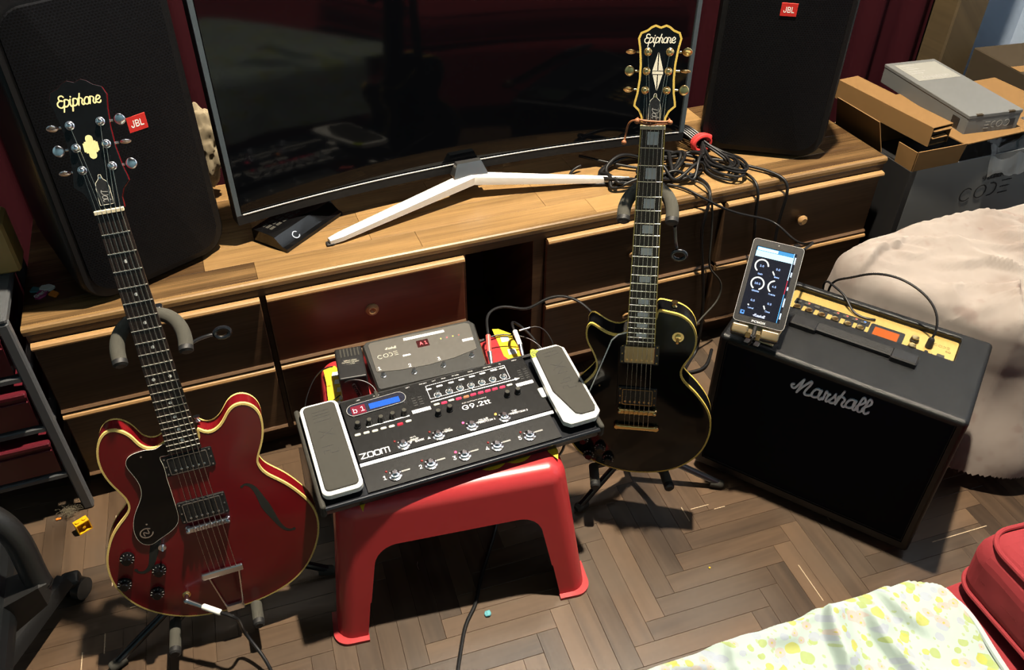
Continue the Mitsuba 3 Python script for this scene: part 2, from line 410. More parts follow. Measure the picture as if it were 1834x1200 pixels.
# parquet: herringbone staves, the visible ones each its own part
PW, PN, ANG = .047, 6, math.radians(-3.0)
ca, sa = math.cos(ANG), math.sin(ANG)
variants = {}
def stave(o, t):
    if (o, t) not in variants:
        g = .00022; L, W = PN * PW, PW
        m = bx(g, L - g, g, W - g, -.006, .00015 * (t % 3) - .0003, .0004) if o == 0 else bx(g, W - g, g, L - g, -.006, .00015 * ((t + 1) % 3) - .0003, .0004)
        m.apply_transform(rot(math.degrees(ANG), (0, 0, 1)))
        vv = np.tile([(.12 + .19 * (t % 5)), float(o)], (len(m.vertices), 1))
        variants[o, t] = mikit.ply(m, M_FLOOR, False, uv=vv)
    return variants[o, t]
staves, rest = [], []
for a in range(-120, 120):
    for b in range(-12, 12):
        for o in (0, 1):
            x, y = (a + PN * b) * PW, (a - PN * b) * PW
            if o: x -= PW
            wx, wy = ca * x - sa * y + .013, sa * x + ca * y - .35
            cx, cy = (wx + (PN * PW / 2 if not o else PW / 2), wy + (PW / 2 if not o else PN * PW / 2))
            if not (-1.9 < cx < 2.9 and -3.5 < cy < .6): continue
            d = V(cx, cy, 0) - EYE; zc = d @ _f; px, py = (917 + 1500 * (d @ _r) / zc, 600 - 1500 * (d @ _u) / zc) if zc > .1 else (9e9, 9e9)
            hidden = cy > .12 or (cy < -1.12 and cx > .45)
            vis = -170 < px < 1800 and -50 < py < 1330 and not hidden
            (staves if vis else rest).append((math.hypot(px - 800, py - 1000), wx, wy, o))
staves.sort()
rest += staves[296:]
for _, wx, wy, o in staves[:296]:
    scene[numbered('floor__plank')] = {**stave(o, rng.randrange(15)), 'to_world': ST().translate([wx, wy, 0])}
ms, uvs = [], []
for _, wx, wy, o in rest:
    L, W = PN * PW - .0005, PW - .0005
    m = trimesh.creation.box(bounds=[[0, 0, -.006], [L if not o else W, W if not o else L, -.0003]]); m.apply_transform(tr(wx, wy, 0) @ rot(math.degrees(ANG), (0, 0, 1)))
    ms.append(m); uvs.append(np.tile([.1 + .8 * rng.random(), float(o)], (len(m.vertices), 1)))
scene['floor__far_planks'] = mikit.ply(cat(ms), M_FLOOR, False, uv=np.vstack(uvs)); labels['floor__far_planks'] = {'kind': 'stuff'}
fill = []
for x, y, l, o in ((-.437, -.30, .21, 1), (-.455, -.47, .05, 1), (-.40, -.374, .06, 0), (1.045, -.90, .10, 1), (.90, -.57, .05, 0), (.878, -.60, .045, 1), (.955, -.59, .03, 0), (-.5, -.50, .05, 1), (1.39, -.86, .16, 0), (1.2, -.72, .14, 1)):
    m = bx(0, l if not o else .0022, 0, .0022 if not o else l, 0, .0004, .0001); m.apply_transform(tr(x, y, 0) @ rot(math.degrees(ANG), (0, 0, 1))); fill.append(m)
part('floor', 'joint_filler', cat(fill), M_FILLER, smooth=False, kind='stuff')
# ------------------------------------------------------------------ long low cabinet
cab = thing('cabinet', 'long low wooden cabinet of drawers under the television', 'cabinet')
TZ = .526
def uvc(m, t): return np.tile([t, 0.0], (len(m.vertices), 1))
def wpart(parent, name, m, material, t=None, **k):
    return part(parent, name, m, material, smooth=False, uv=uvc(m, rng.random() if t is None else t), **k)
shell = cat([bx(-.466, -.446, .012, .50, .05, .506), bx(1.77, 1.79, .012, .50, .05, .506), bx(-.466, 1.79, .48, .50, .05, .506),
             bx(-.466, 1.79, .012, .50, .05, .07), bx(.512, .522, .012, .5, .05, .506), bx(.70, .732, .004, .5, .05, .506), bx(.0185, .0305, .010, .5, .05, .506),
             bx(1.246, 1.262, .010, .5, .05, .506), bx(-.45, 1.78, .03, .48, 0, .05), bx(-.466, 1.79, .006, .03, .487, .506), bx(-.466, .0, .02, .03, .05, .5), bx(.74, 1.77, .02, .03, .05, .5)])
wpart(cab, 'carcass', shell, M_DARKWOOD, .35)
wpart(cab, 'niche_back', bx(.522, .70, .40, .41, .07, .5), M_HOLLOW, .2, label='dark open niche')
# top: glued staves, moulded front rail
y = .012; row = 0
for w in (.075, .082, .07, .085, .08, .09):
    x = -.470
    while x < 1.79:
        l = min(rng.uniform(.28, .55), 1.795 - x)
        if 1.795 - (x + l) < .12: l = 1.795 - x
        wpart(cab, 'top_board', bx(x + .0003, x + l - .0003, y + .0003, y + w - .0003, .506, TZ - .0002 * rng.randrange(3), .0006), M_TOP, rng.uniform(.70, 1.02) - .72 * float(np.clip(max(.15 - x - l / 2, x + l / 2 - 1.25) / .45, 0, 1)))  # random tone, then darkened towards both ends to imitate lamp falloff
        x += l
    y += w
edge = [(.012, .0), (.0, .0), (-.002, .006), (-.004, .012), (-.002, .018), (.003, TZ - .5058 + .0), (.012, TZ - .506)]
prof = Polygon([(a, .506 + b) for a, b in edge])
m = trimesh.creation.extrude_polygon(prof, 2.265, engine='earcut')
m.apply_transform(frame((-.47, 0, 0), (0, 1, 0), (0, 0, 1)))
wpart(cab, 'top_edge', m, M_TOP, .62)
wpart(cab, 'frieze', bx(-.466, 1.79, -.0005, .0065, .486, .506), M_DARKWOOD, .4)
def drawer(x0, x1, z0, z1, material, pull=None, mould_end=None, broken=None):
    d = wpart(cab, 'drawer', bx(x0, x1, -.006, .014, z0, z1 - .004, .003), material, rng.uniform(.3, .7))
    mp = Polygon([(.0, 0), (-.007, .001), (-.013, .004), (-.0155, .009), (-.0135, .014), (-.007, .0165), (0, .0165)])
    segs = [(x0, x1)] if broken is None else [(x0, broken[0]), (broken[1], x1)]
    for a, b in segs:
        mm = trimesh.creation.extrude_polygon(mp, b - a - .002, engine='earcut'); mm.apply_transform(frame((a + .001, -.004, z1 - .016), (0, 1, 0), (0, 0, 1)))
        part(d, 'moulding', mm, M_MOULD, smooth=40)
    mb = trimesh.creation.extrude_polygon(Polygon([(0, 0), (-.008, 0), (-.010, .003), (-.006, .007), (0, .008)]), x1 - x0 - .002, engine='earcut')
    mb.apply_transform(frame((x0 + .001, -.004, z0), (0, 1, 0), (0, 0, 1)))
    part(d, 'lower_moulding', mb, M_DARKWOOD, smooth=False, uv=uvc(mb, .9))
    c = ((x0 + x1) / 2, -.006, (z0 + z1) / 2)
    if pull == 'base':
        part(d, 'knob_base', lathe([(.017, 0), (.016, .004), (.009, .007), (.004, .004), (.0015, .002)]), M_MOULD, frame(c, (1, 0, 0), (0, 0, 1)))
    elif pull == 'ring':
        t = np.linspace(0, 2 * np.pi, 25)[:-1]
        part(d, 'ring_pull', tube([(c[0] + .012 * math.cos(a), -.012 - .004 * math.sin(a), c[2] + .009 * math.sin(a)) for a in t], .0035, 8, True), M_MOULD)
    elif pull == 'knob':
        part(d, 'knob', lathe([(.008, 0), (.007, .008), (.014, .014), (.015, .02), (.009, .026)]), M_MOULD, frame(c, (1, 0, 0), (0, 0, 1)))
    return d
drawer(-.463, .018, .285, .488, M_DARKWOOD)
drawer(-.463, .018, .075, .281, M_DARKWOOD)
drawer(.031, .512, .285, .488, M_BOUNCEWOOD, 'base')
drawer(.031, .512, .075, .281, M_DARKWOOD)
drawer(.733, 1.246, .285, .488, M_DARKWOOD, 'ring')
drawer(.733, 1.246, .075, .281, M_DARKWOOD, 'ring')
drawer(1.262, 1.785, .285, .488, M_DARKWOOD, 'knob')
drawer(1.262, 1.785, .075, .281, M_DARKWOOD)

# ------------------------------------------------------------------ things behind: curtain, post
xs = np.linspace(-1.9, 2.44, 240); zs = np.linspace(.02, 2.4, 14)
yy = .60 + .016 * np.sin(xs * 34 + .6 * np.sin(xs * 5)) + .008 * np.sin(xs * 71)
def grid_mesh(P):
    n, m_ = P.shape[:2]; idx = np.arange(n * m_).reshape(n, m_)
    q = np.stack([idx[:-1, :-1], idx[1:, :-1], idx[1:, 1:], idx[:-1, 1:]], -1).reshape(-1, 4)
    return trimesh.Trimesh(P.reshape(-1, 3), np.vstack([q[:, [0, 1, 2]], q[:, [0, 2, 3]]]), process=False)
P = np.stack([np.repeat(xs[:, None], 14, 1), yy[:, None] + 0 * zs[None], np.repeat(zs[None], 240, 0)], -1)
back = P[::-1].copy(); back[..., 1] += .004
single('curtain', 'dark red cloth hanging behind the television and the speakers', 'curtain', cat([grid_mesh(P), grid_mesh(back)]), M_CURTAIN, smooth=True)
m = bx(2.46, 2.60, .52, .66, 0, 2.6, .006)
single('wooden_post', 'brown wooden post between the dark red cloth and the blue wall', 'post', m, M_POST, smooth=False, uv=uvc(m, .6))

# ------------------------------------------------------------------ curved television on its stand
tv = thing('television', 'large curved television with a black screen on a silver stand', 'television')
def tv_pt(s, z, d=0.0):
    """s from -1 to 1 along the width; d towards the viewer"""
    R, half = 3.2, .614
    a = s * half / R
    x = R * math.sin(a); yv = (1 - math.cos(a)) * R
    x, yv = x, -yv
    nx, ny = -math.sin(a) * 1, -math.cos(a)
    nx = -math.sin(a); 
    x += nx * d; yv += ny * d
    t = math.radians(1.6)
    return (.618 + x * math.cos(t) - yv * math.sin(t), .245 + x * math.sin(t) + yv * math.cos(t), z)
TB, TT = .583, 1.30
def tv_strip(s0, s1, z0, z1, d0, d1, n=48):
    S = np.linspace(s0, s1, n)
    rings = [np.array([tv_pt(s, z, d) for z, d in ((z0, d0), (z1, d0), (z1, d1), (z0, d1))]) for s in S]
    return loft([r_[::-1] for r_ in rings], cap=True)
part(tv, 'back_shell', tv_strip(-1, 1, TB, TT, -.035, -.002), M_BLACKM, smooth=20)
part(tv, 'screen', tv_strip(-.977, .977, TB + .024, TT - .012, -.002, .0005), M_TVSCREEN, smooth=20)
part(tv, 'lower_bezel', tv_strip(-1, 1, TB, TB + .024, -.002, .005), M_BLACKM, smooth=20)
part(tv, 'bezel', cat([tv_strip(-1, 1, TT - .012, TT, -.002, .005)] + [tv_strip(a, b, TB, TT, -.002, .005, 4) for a, b in ((-1, -.982), (.982, 1))]), M_TVFRAME, smooth=20)
part(tv, 'trim_line', tv_strip(-.975, .975, TB + .0235, TB + .026, .004, .006), M_SILVER, smooth=20)
stand = part(tv, 'stand', bx(.57, .64, .225, .275, .55, .60, .004), M_BLACKM)
hub = V(.603, .205, .588)
def arm(tip, w0=.040, w1=.026):
    tip = V(*tip); d = tip - hub; s = np.cross(d, (0, 0, 1)); s /= np.linalg.norm(s); R = []
    for t in np.linspace(0, 1, 14):
        c = hub + d * t; w = w0 + (w1 - w0) * t; h = .021 - .010 * t
        if t > .97: w *= .6
        R.append(np.array([c - s * w / 2 - (0, 0, h), c + s * w / 2 - (0, 0, h), c + s * w / 2, c + s * w * .35 + (0, 0, .0025), c - s * w * .35 + (0, 0, .0025), c - s * w / 2]))
    return loft(R, cap=True)
part(tv, 'stand_arm', arm((.206, .099, .540)), M_SILVER)
part(tv, 'stand_arm', arm((1.030, .126, .538), .036, .016), M_SILVER)
nk = hull([(.556, .196, .588), (.650, .199, .588), (.569, .207, .622), (.635, .209, .622), (.556, .23, .585), (.650, .23, .585), (.569, .225, .622), (.635, .225, .622)])
part(tv, 'stand_neck', nk, M_STEEL)
for fx, fy in ((.208, .099), (1.027, .126)): part(tv, 'stand_foot', rbox(fx - .010, fx + .010, fy - .009, fy + .009, .526, .532, .0025), M_RUBBER)

# ------------------------------------------------------------------ set-top box
fr = frame((.105, .097, TZ), (-.067, .083, 0), (.133, .164, 0))     # x: towards the left corner, y: towards the back
# its own axes: x along the lit short side, y along the long side
rt = thing('set_top_box', 'small black set-top box with slots under the left end of the television', 'set-top box')
XL, YL = .107, .205
prof = Polygon([(0, 0), (XL, 0), (XL, .034), (.050, .034), (.036, .031), (.024, .020), (.012, .011), (0, .009)])
m = trimesh.creation.extrude_polygon(prof, YL, engine='earcut'); 
body = xf(m, np.linalg.inv(np.eye(4)) @ np.array([[1, 0, 0, 0], [0, 0, 1, 0], [0, 1, 0, 0], [0, 0, 0, 1.0]])); body.invert()
FR = np.eye(4); ax = V(-.067, .083, 0) / .1067; ay = V(.083, .067, 0) / .1067
FR[:3, 0], FR[:3, 1], FR[:3, 2], FR[:3, 3] = ax, ay, (0, 0, 1), (.105, .097, TZ)
m = body.copy(); m.apply_transform(FR)
if np.linalg.det(FR[:3, :3]) < 0: m.invert()
part(rt, 'case', m, M_GLOSSBLACK, smooth=25)
sl = [bx(.062 + .012 * i, .070 + .012 * i, .02 + .022 * j, .036 + .022 * j, .0338, .0346, .0002) for i in range(3) for j in range(5)]
part(rt, 'vent_slot', cat([xf(s, FR) for s in sl]), M_GREYRUBBER, smooth=False, kind='stuff')
part(rt, 'swirl_mark', strokes([[(.012, .004), (.004, .008), (-.004, .004), (-.005, -.004), (.002, -.009), (.010, -.006)]], .0025), M_STEEL, FR @ frame((.018, .05, .0165), (0, 1, 0), (-.9, 0, -.8)))

# ------------------------------------------------------------------ loudspeakers
def speaker(o, yaw, label, w=.33, h=.66, d=.29):
    t = thing('loudspeaker', label, 'loudspeaker', 'pair of loudspeakers')
    M = frame((*o, TZ), (math.cos(yaw), math.sin(yaw), 0), (0, 0, 1))       # x right, y up, z towards the viewer
    R = []
    for z, k in ((-d, .80), (-d + .02, .82), (-.05, .985), (-.02, 1.0), (-.006, .985), (0, .955)):
        p = rrect(-w / 2 * k, w / 2 * k, .004 + h * .5 * (1 - k) * .35, h - h * .5 * (1 - k) * .35, .062 * k, 10)
        R.append(np.c_[np.array(p.exterior.coords)[:-1], np.full(len(p.exterior.coords) - 1, z)])
    part(t, 'cabinet', loft([r_[::-1] for r_ in R][::-1], cap=True), M_SPK, M, smooth=35)
    gp = rrect(-w / 2 + .022, w / 2 - .022, .030, h - .03, .05, 10); o2 = np.array(gp.exterior.coords)[:-1]
    R = [np.c_[o2, np.full(len(o2), -.004)]]
    cen = V(0, h / 2)
    for k in np.linspace(0, 1, 10):
        q = o2.copy(); q[:, 0] *= 1 - k * .98; q[:, 1] = cen[1] + (q[:, 1] - cen[1]) * (1 - k * .98)
        R.append(np.c_[q, .004 + .016 * (1 - (np.abs(q[:, 0]) / (w / 2 - .022)) ** 2.2)])
    part(t, 'grille', loft(R, cap=True), M_SPKGRILLE, M, smooth=35)
    part(t, 'rubber_foot', cat([xf(cyl((sx * .11, 0, z), (sx * .11, .006, z), .012), M) for sx in (-1, 1) for z in (-.05, -.22)]), M_RUBBER)
    return t, M
def badge(t, M, x, y, z=.0215):
    b = part(t, 'badge', bprism(rrect(-.0205, .0205, -.0165, .0165, .001), .003, .0006), M_LOGO, M @ tr(x, y, z))
    part(b, 'lettering', text('JBL', .014, h=.0004, bold=True, width=.027), M_WHITE, M @ tr(x, y, z + .003), smooth=False)
yl = math.atan2(.134, .275); yr = math.atan2(-.166, .260)
tl, Ml = speaker((-.176, .097), yl, 'black loudspeaker behind the red guitar, left of the television', w=.345)
badge(tl, Ml, .0335, .372, .017)
tr2, Mr = speaker((1.452, .142), yr, 'black loudspeaker to the right of the television', w=.345)
badge(tr2, Mr, .0, .415, .019)

# crumpled cloth between the left speaker and the television
def crumple(cx, cy, cz, r, seed, sq=(1, 1, 1)):
    m = trimesh.creation.icosphere(4, r); v = m.vertices
    n_ = meshkit.fbm(v / r * 1.6 + seed, 4, seed) - .5
    v *= (1 + 1.1 * n_[:, None]); v *= V(*sq); v += (cx, cy, cz); m.vertices = v; return m
single('crumpled_cloth', 'crumpled pale cloth stuffed between the left speaker and the television', 'cloth', crumple(-.026, .43, .675, .070, 3, (.7, .5, 1.35)), M_TISSUE, smooth=True)

# keyring toy on the left end of the cabinet
kt = thing('puzzle_magnet', 'small colourful souvenir piece on the left end of the cabinet', 'souvenir')
kz = TZ + .0005
def flat(pts, h, z=kz, mt=M_TEAL, name='piece', parent=kt, r=.003):
    p = Polygon(pts).buffer(-r).buffer(r); part(parent, name, bprism(p, h, .0006, z), mt)
flat([(-.459, .135), (-.436, .128), (-.434, .143), (-.452, .153)], .004, mt=M_TEAL)
flat([(-.447, .104), (-.437, .100), (-.425, .108), (-.418, .126), (-.432, .139), (-.442, .124)], .0045, mt=M_MAGENTA)
flat([(-.420, .110), (-.404, .094), (-.396, .108), (-.410, .124)], .004, mt=M_ORANGE)
flat([(-.438, .132), (-.414, .121), (-.404, .134), (-.416, .146), (-.434, .146)], .005, kz + .002, M_WHITE)
part(kt, 'lettering', text('Gard', .011, h=.0004, bold=True), M_WHITE, frame((-.4335, .117, kz + .0048), (.7, .7, 0), (-.7, .7, 0)), smooth=False)

# ------------------------------------------------------------------ guitars
fret = lambda n: .628 * (1 - 2 ** (-n / 12))
TILT = math.tan(math.radians(3.2))
rim = lambda y: -(.007 + (-y - .43) * TILT)          # depth of the body's rim below the strings
def cap_mesh(poly, zfun, pitch=.006, flip=False):
    o = np.array(poly.exterior.coords)[:-1]
    x0, y0, x1, y1 = poly.bounds
    gx, gy = np.meshgrid(np.arange(x0, x1, pitch), np.arange(y0, y1, pitch * .87)); gx = gx + (np.arange(gx.shape[0]) % 2)[:, None] * pitch / 2
    g = np.c_[gx.ravel(), gy.ravel()]; inn = shapely.contains_xy(poly.buffer(-pitch * .4), g[:, 0], g[:, 1])
    pts = np.vstack([o, g[inn]]); t = Delaunay(pts).simplices; c = pts[t].mean(1)
    t = t[shapely.contains_xy(poly, c[:, 0], c[:, 1])]
    e1, e2 = pts[t[:, 1]] - pts[t[:, 0]], pts[t[:, 2]] - pts[t[:, 0]]
    neg = e1[:, 0] * e2[:, 1] - e1[:, 1] * e2[:, 0] < 0; t[neg] = t[neg][:, ::-1]
    if flip: t = t[:, ::-1]
    d = shapely.distance(shapely.points(pts), poly.exterior)
    return trimesh.Trimesh(np.c_[pts, zfun(pts, d)], t, process=False)

def guitar(key, M, outline, thick, arch, mats, head, spec):
    """M: x to the right, y up the neck from the nut, z out of the front; the strings lie near z = 0"""
    o = spline(np.array(outline), 260, True); o[:, 1] *= -1; o /= 1000
    poly = Polygon(o).buffer(0)
    if poly.geom_type != 'Polygon': poly = max(poly.geoms, key=lambda g: g.area)
    poly = shapely.geometry.polygon.orient(poly, 1.0)
    o = np.array(poly.exterior.coords)[:-1]
    top = lambda p, d: rim(p[:, 1]) + arch * (1 - np.exp(-(np.maximum(d - .004, 0) / .035) ** 1.5)) * np.clip((-p[:, 1] - .42) / .25, .1, 1)
    dist = lambda x, y: np.array([poly.exterior.distance(Point(x, y))])
    bz = lambda x, y: float(top(np.array([[x, y]]), dist(x, y))[0])
    front = cap_mesh(poly, top)
    zf = rim(o[:, 1]); ring = lambda off, dz: (np.c_[np.array([poly.exterior.interpolate(poly.exterior.project(Point(q))).coords[0] for q in o]) if off == 0 else o, zf + dz])
    side = loft([np.c_[o, zf - thick], np.c_[o, zf]])
    backc = cap_mesh(poly, lambda p, d: rim(p[:, 1]) - thick - .006 * (1 - np.exp(-d / .04)), .012, True)
    if spec.get('holes'):
        pass
    part(key, 'body', cat([front, side, backc]), mats['body'], M, smooth=35)
    for z0 in (0.0, -thick):
        s = 1 if z0 == 0 else -1
        out = np.array(poly.buffer(.0005, join_style=1).exterior.coords)[:-1]
        a = poly.buffer(.0007).exterior; b = poly.buffer(-.0032).exterior
        A = np.array([a.interpolate(a.project(Point(q))).coords[0] for q in o]); B = np.array([b.interpolate(b.project(Point(q))).coords[0] for q in o])
        zi = top(B, np.full(len(B), .0032)) if s == 1 else rim(B[:, 1]) - thick
        zr = rim(A[:, 1]) + z0
        r_ = [np.c_[A, zr - s * .0058], np.c_[A, zr + s * .0004], np.c_[B, zi + s * .0007]]
        part(key, 'binding', loft(r_ if s == 1 else r_[::-1]), mats['bind'], M, smooth=40)
    # neck and fingerboard
    L = fret(22) + .009; R = []
    for y, wd, dp in ((0.0, .043, .020), (-.1, .046, .020), (-.3, .052, .022), (-.375, .0545, .024), (-L + .005, .058, .024)):
        a = np.linspace(0, np.pi, 13)
        R.append(np.c_[-np.cos(a) * wd / 2, np.full(13, y), -.007 - np.sin(a) * dp])
    part(key, 'neck', loft(R, cap=True), mats['neck'], M)
    zt = -.0016
    hw = lambda y: .0215 + (.029 - .0215) * (-y / L)
    fb = hull([(s * hw(y), y, z) for s in (-1, 1) for y in (-.003, -L) for z in (zt, -.0075)])
    f = part(key, 'fingerboard', fb, M_ROSEWOOD, M)
    if spec['fb_bind']:
        part(f, 'edge_binding', cat([hull([(s * (hw(y) + e), y, z) for e in (-.0016, .0006) for y in (-.003, -L) for z in (zt + .0002, -.0075)]) for s in (-1, 1)]), mats['bind'], M)
    for n in range(1, 23):
        y = -fret(n); part(f, 'fret', tube([(x, y, zt + .0007 - .0006 * abs(x / .03)) for x in np.linspace(-hw(y) + .0004, hw(y) - .0004, 5)], .0011, 6), M_FRET, M)
    for kind, y, x, w, l in spec['inlays']:
        if kind == 'dot': part(f, 'inlay', cyl((x, y, zt - .001), (x, y, zt + .0002), w / 2, seg=14), M_WHITE, M)
        else: part(f, 'inlay', bx(x - w / 2, x + w / 2, y - l / 2, y + l / 2, zt - .001, zt + .0002, .0002), M_PEARL, M)
    part(key, 'nut', bx(-.0225, .0225, -.001, .0055, -.006, .0016, .0008), M_IVORY, M)
    # headstock
    sx, sy, dx = head['scale']
    half = [(21.5, 0), (22, 14), (27, 25), (37, 34), (36, 42), (33, 56), (30.8, 80), (31, 104), (34, 130), (37.5, 147), (33.5, 157), (23, 161), (16, 166.5), (9, 169.3), (0, 166.0)]
    pts = [(a * sx + dx * b / 150, b * sy) for a, b in half] + [(-a * sx + dx * b / 150, b * sy) for a, b in half[-2::-1]]
    hp = Polygon(np.array(pts) / 1000).buffer(-.0008).buffer(.0008, quad_segs=3)
    MH = M @ tr(0, .004, -.004) @ rot(-14, (1, 0, 0))
    h = part(key, 'headstock', cat([prism(hp, .0135, -.0145)]), mats['headside'], MH, smooth=25)
    part(h, 'face', bprism(hp.buffer(-.0002), .0013, .0005, -.001), M_GLOSSBLACK, MH)
    if head['bind']:
        part(h, 'edge_binding', prism(hp.buffer(.0003).difference(hp.buffer(-.0034)), .0016, -.0009), mats['bind'], MH)
    g = .0006
    part(h, 'maker_name', script('Epiphone', head['logo_w'], .2, .0004), M_GOLDPRINT if not head['bind'] else M_PALE, MH @ tr(dx / 1000, head['logo_y'], g), smooth=False, label='script lettering')
    if head['bind']:
        ex, ey = .0028, head['emblem_y']
        dia = [[(-.0008, .0035), (-.0008, .034), (-.0095, .0035)], [(.0008, .0035), (.0008, .034), (.0095, .0035)], [(-.0008, -.0035), (-.0008, -.030), (-.0085, -.0035)], [(.0008, -.0035), (.0008, -.030), (.0085, -.0035)], [(-.0095, -.0024), (.0095, -.0024), (.0095, .0024), (-.0095, .0024)]]
        part(h, 'emblem', cat([prism(Polygon(q), .0004) for q in dia]), M_PALE, MH @ tr(ex, ey, g), smooth=False, label='pale diamond inlay')
    else:
        em = unary_union([Point(0, 0).buffer(.0085), sbox(-.0085, -.009, .0085, .009), Point(0, .013).buffer(.0055), Point(0, -.013).buffer(.0055), sbox(-.0055, -.014, .0055, .014), sbox(-.0100, -.006, .0100, .006).buffer(.001)])
        part(h, 'emblem', prism(em, .0004), M_GOLDPRINT, MH @ tr(-.0007, head['emblem_y'], g), smooth=False, label='cream inlay')
    tp = Polygon([(-.0105, 0), (.0105, 0), (.0105, .026), (.0085, .036), (.0035, .041), (.002, .048), (-.002, .048), (-.0035, .041), (-.0085, .036), (-.0105, .026)]).buffer(-.0012).buffer(.0012)
    tc = part(h, 'truss_cover', bprism(tp, .0015, .0004), M_BLACK, MH @ tr(dx / 3000, .008, g))
    part(tc, 'rim', prism(tp.difference(tp.buffer(-.0008)), .0003), M_PALE, MH @ tr(dx / 3000, .008, g + .0014), smooth=False)
    part(tc, 'lettering', script(head['cover'], .017, .14, .0003), M_SOFTPRINT, MH @ tr(dx / 3000, .022, g + .0015) @ rot(-90, (0, 0, 1)), smooth=False)
    part(tc, 'screw', lathe([(.0022, 0), (.0018, .001)], 10), mats['metal'], MH @ tr(dx / 3000, .0505, g + .0012))
    posts = []
    for i, (s, y) in enumerate([(s, y) for s in (-1, 1) for y in head['posts']]):
        x = s * head['post_x'] + dx / 1000 * (y / .15); posts.append((x, y))
        t = part(key, 'tuner', lathe([(.0070, 0), (.0069, .0014), (.0056, .0024), (.0052, .0042), (.0054, .0064), (.0049, .0086), (.0036, .0101), (.0018, .0108)], 20), mats['metal'], MH @ tr(x, y, g))
        bxp = s * head['btn_x'] + dx / 1000 * (y / .15)
        part(t, 'shaft', cyl((x + s * .010, y, -.009), (bxp - s * .006, y, -.009), .0022, seg=10), mats['metal'], MH)
        ang = head['btn_rot'][i]
        bt = trimesh.creation.icosphere(3, 1.0); v = bt.vertices
        v[:, 2] *= .0030 / .0085; v *= .0088; v[:, 1] *= 1.05 - .18 * (v[:, 0] / .0088) ** 2; bt.vertices = v
        part(t, 'button', bt, mats['metal'], MH @ tr(bxp + s * .004, y, -.009) @ rot(ang, (1, 0, 0)))
        part(t, 'housing', rbox(-.007, .007, -.009, .009, -.008, 0, .002, 8), mats['metal'], MH @ tr(s * .018 + dx / 1000 * (y / .15), y, -.0146))
    # strings: bridge to nut, then to the posts
    for i in range(6):
        k = (i - 2.5) / 2.5; xb, xn = .0255 * k, .0175 * k
        r_ = .00036 + .00042 * i / 5
        # bass side on the right (strung left-handed)
        pi = [0, 1, 2, 5, 4, 3]
        order = {0: posts[0 + 2], 1: posts[1], 2: posts[0], 3: posts[3], 4: posts[4], 5: posts[5]}
        order = {0: posts[2], 1: posts[1], 2: posts[0], 3: posts[3], 4: posts[4], 5: posts[5]}
        px, py = order[i]
        q = (MH @ np.array([px, py, .004, 1]))[:3]; q = (np.linalg.inv(M) @ np.array([*q, 1]))[:3]
        zb = spec['bridge_z'] + .0004
        tail = (xb * 1.0, spec['tail_y'], spec['tail_z'])
        part(key, 'string', tube([tail, (xb, -.632, zb), (xn, .002, .0018), q], r_, 6), M_STRING, M)
    return poly, bz, MH

def pickup(key, x0, x1, y0, y1, zt, zb, mats, cover=True, label=None):
    rg = bprism(rrect(x0, x1, y0, y1, .003), zt - .003 - zb, .001, zb)
    pk = part(key, 'pickup', rg, M_BLACK, mats['M'], label=label)
    c = rrect(x0 + .009, x1 - .009, y0 + .0035, y1 - .0035, .003)
    part(pk, 'cover', bprism(c, .006, .0015, zt - .006), mats['cover'] if cover else M_BLACK, mats['M'])
    if not cover: part(pk, 'cover_rim', prism(c.difference(c.buffer(-.0012)), .0004, zt), mats['metal'], mats['M'], smooth=False)
    yp = y0 + .012
    for i in range(6): part(pk, 'pole_piece', lathe([(.0024, 0), (.0024, .0006), (.0016, .001)], 10), mats['metal'], mats['M'] @ tr(-.0255 + .0102 * i + (x0 + x1) / 2, yp, zt))
    for s in (x0 + .0045, x1 - .0045):
        for yy_ in (y0 + .005, (y0 + y1) / 2, y1 - .005): part(pk, 'screw', lathe([(.0019, 0), (.0016, .0011)], 8), mats['metal'], mats['M'] @ tr(s, yy_, zt - .003))

def bridge(key, xl, xr, y, z, zb, mats):
    b = part(key, 'bridge', rbox(xl, xr, y - .006, y + .006, z - .009, z - .002, .002, 10), mats['metal'], mats['M'])
    for i in range(6): part(b, 'saddle', bx(-.0285 + .0102 * i, -.0225 + .0102 * i, y - .005, y + .005, z - .003, z + .0004, .0012), mats['metal'], mats['M'])
    for x in (xl + .002, xr - .002): part(b, 'post', lathe([(.0055, 0), (.0055, .003), (.004, .005), (.004, z - zb + .001), (.002, z - zb + .0025)], 16), mats['metal'], mats['M'] @ tr(x, y, zb))
    return b

def guitar_knob(key, x, y, z, M, tilt=0):
    n = 36; R = []
    for r0, z0, fl in ((.0132, 0, .0004), (.0130, .006, .0004), (.0092, .0068, 0), (.0085, .015, 0), (.0070, .0165, 0)):
        a = np.arange(n) / n * 2 * np.pi; rr = r0 + fl * (np.arange(n) % 2)
        R.append(np.c_[np.cos(a) * rr, np.sin(a) * rr, np.full(n, z0)])
    k = part(key, 'knob', loft(R, cap=True), M_GLOSSBLACK, M @ tr(x, y, z))
    tk = []
    for a in np.linspace(.3, 2 * np.pi - .3, 11):
        b = bx(.0098, .0126, -.0004, .0004, 0, .0003, .0001); b.apply_transform(tr(0, 0, .0066) @ rot(math.degrees(a) + 90, (0, 0, 1))); tk.append(b)
    part(k, 'scale_mark', cat(tk), M_PRINT, M @ tr(x, y, z), smooth=False, kind='stuff')

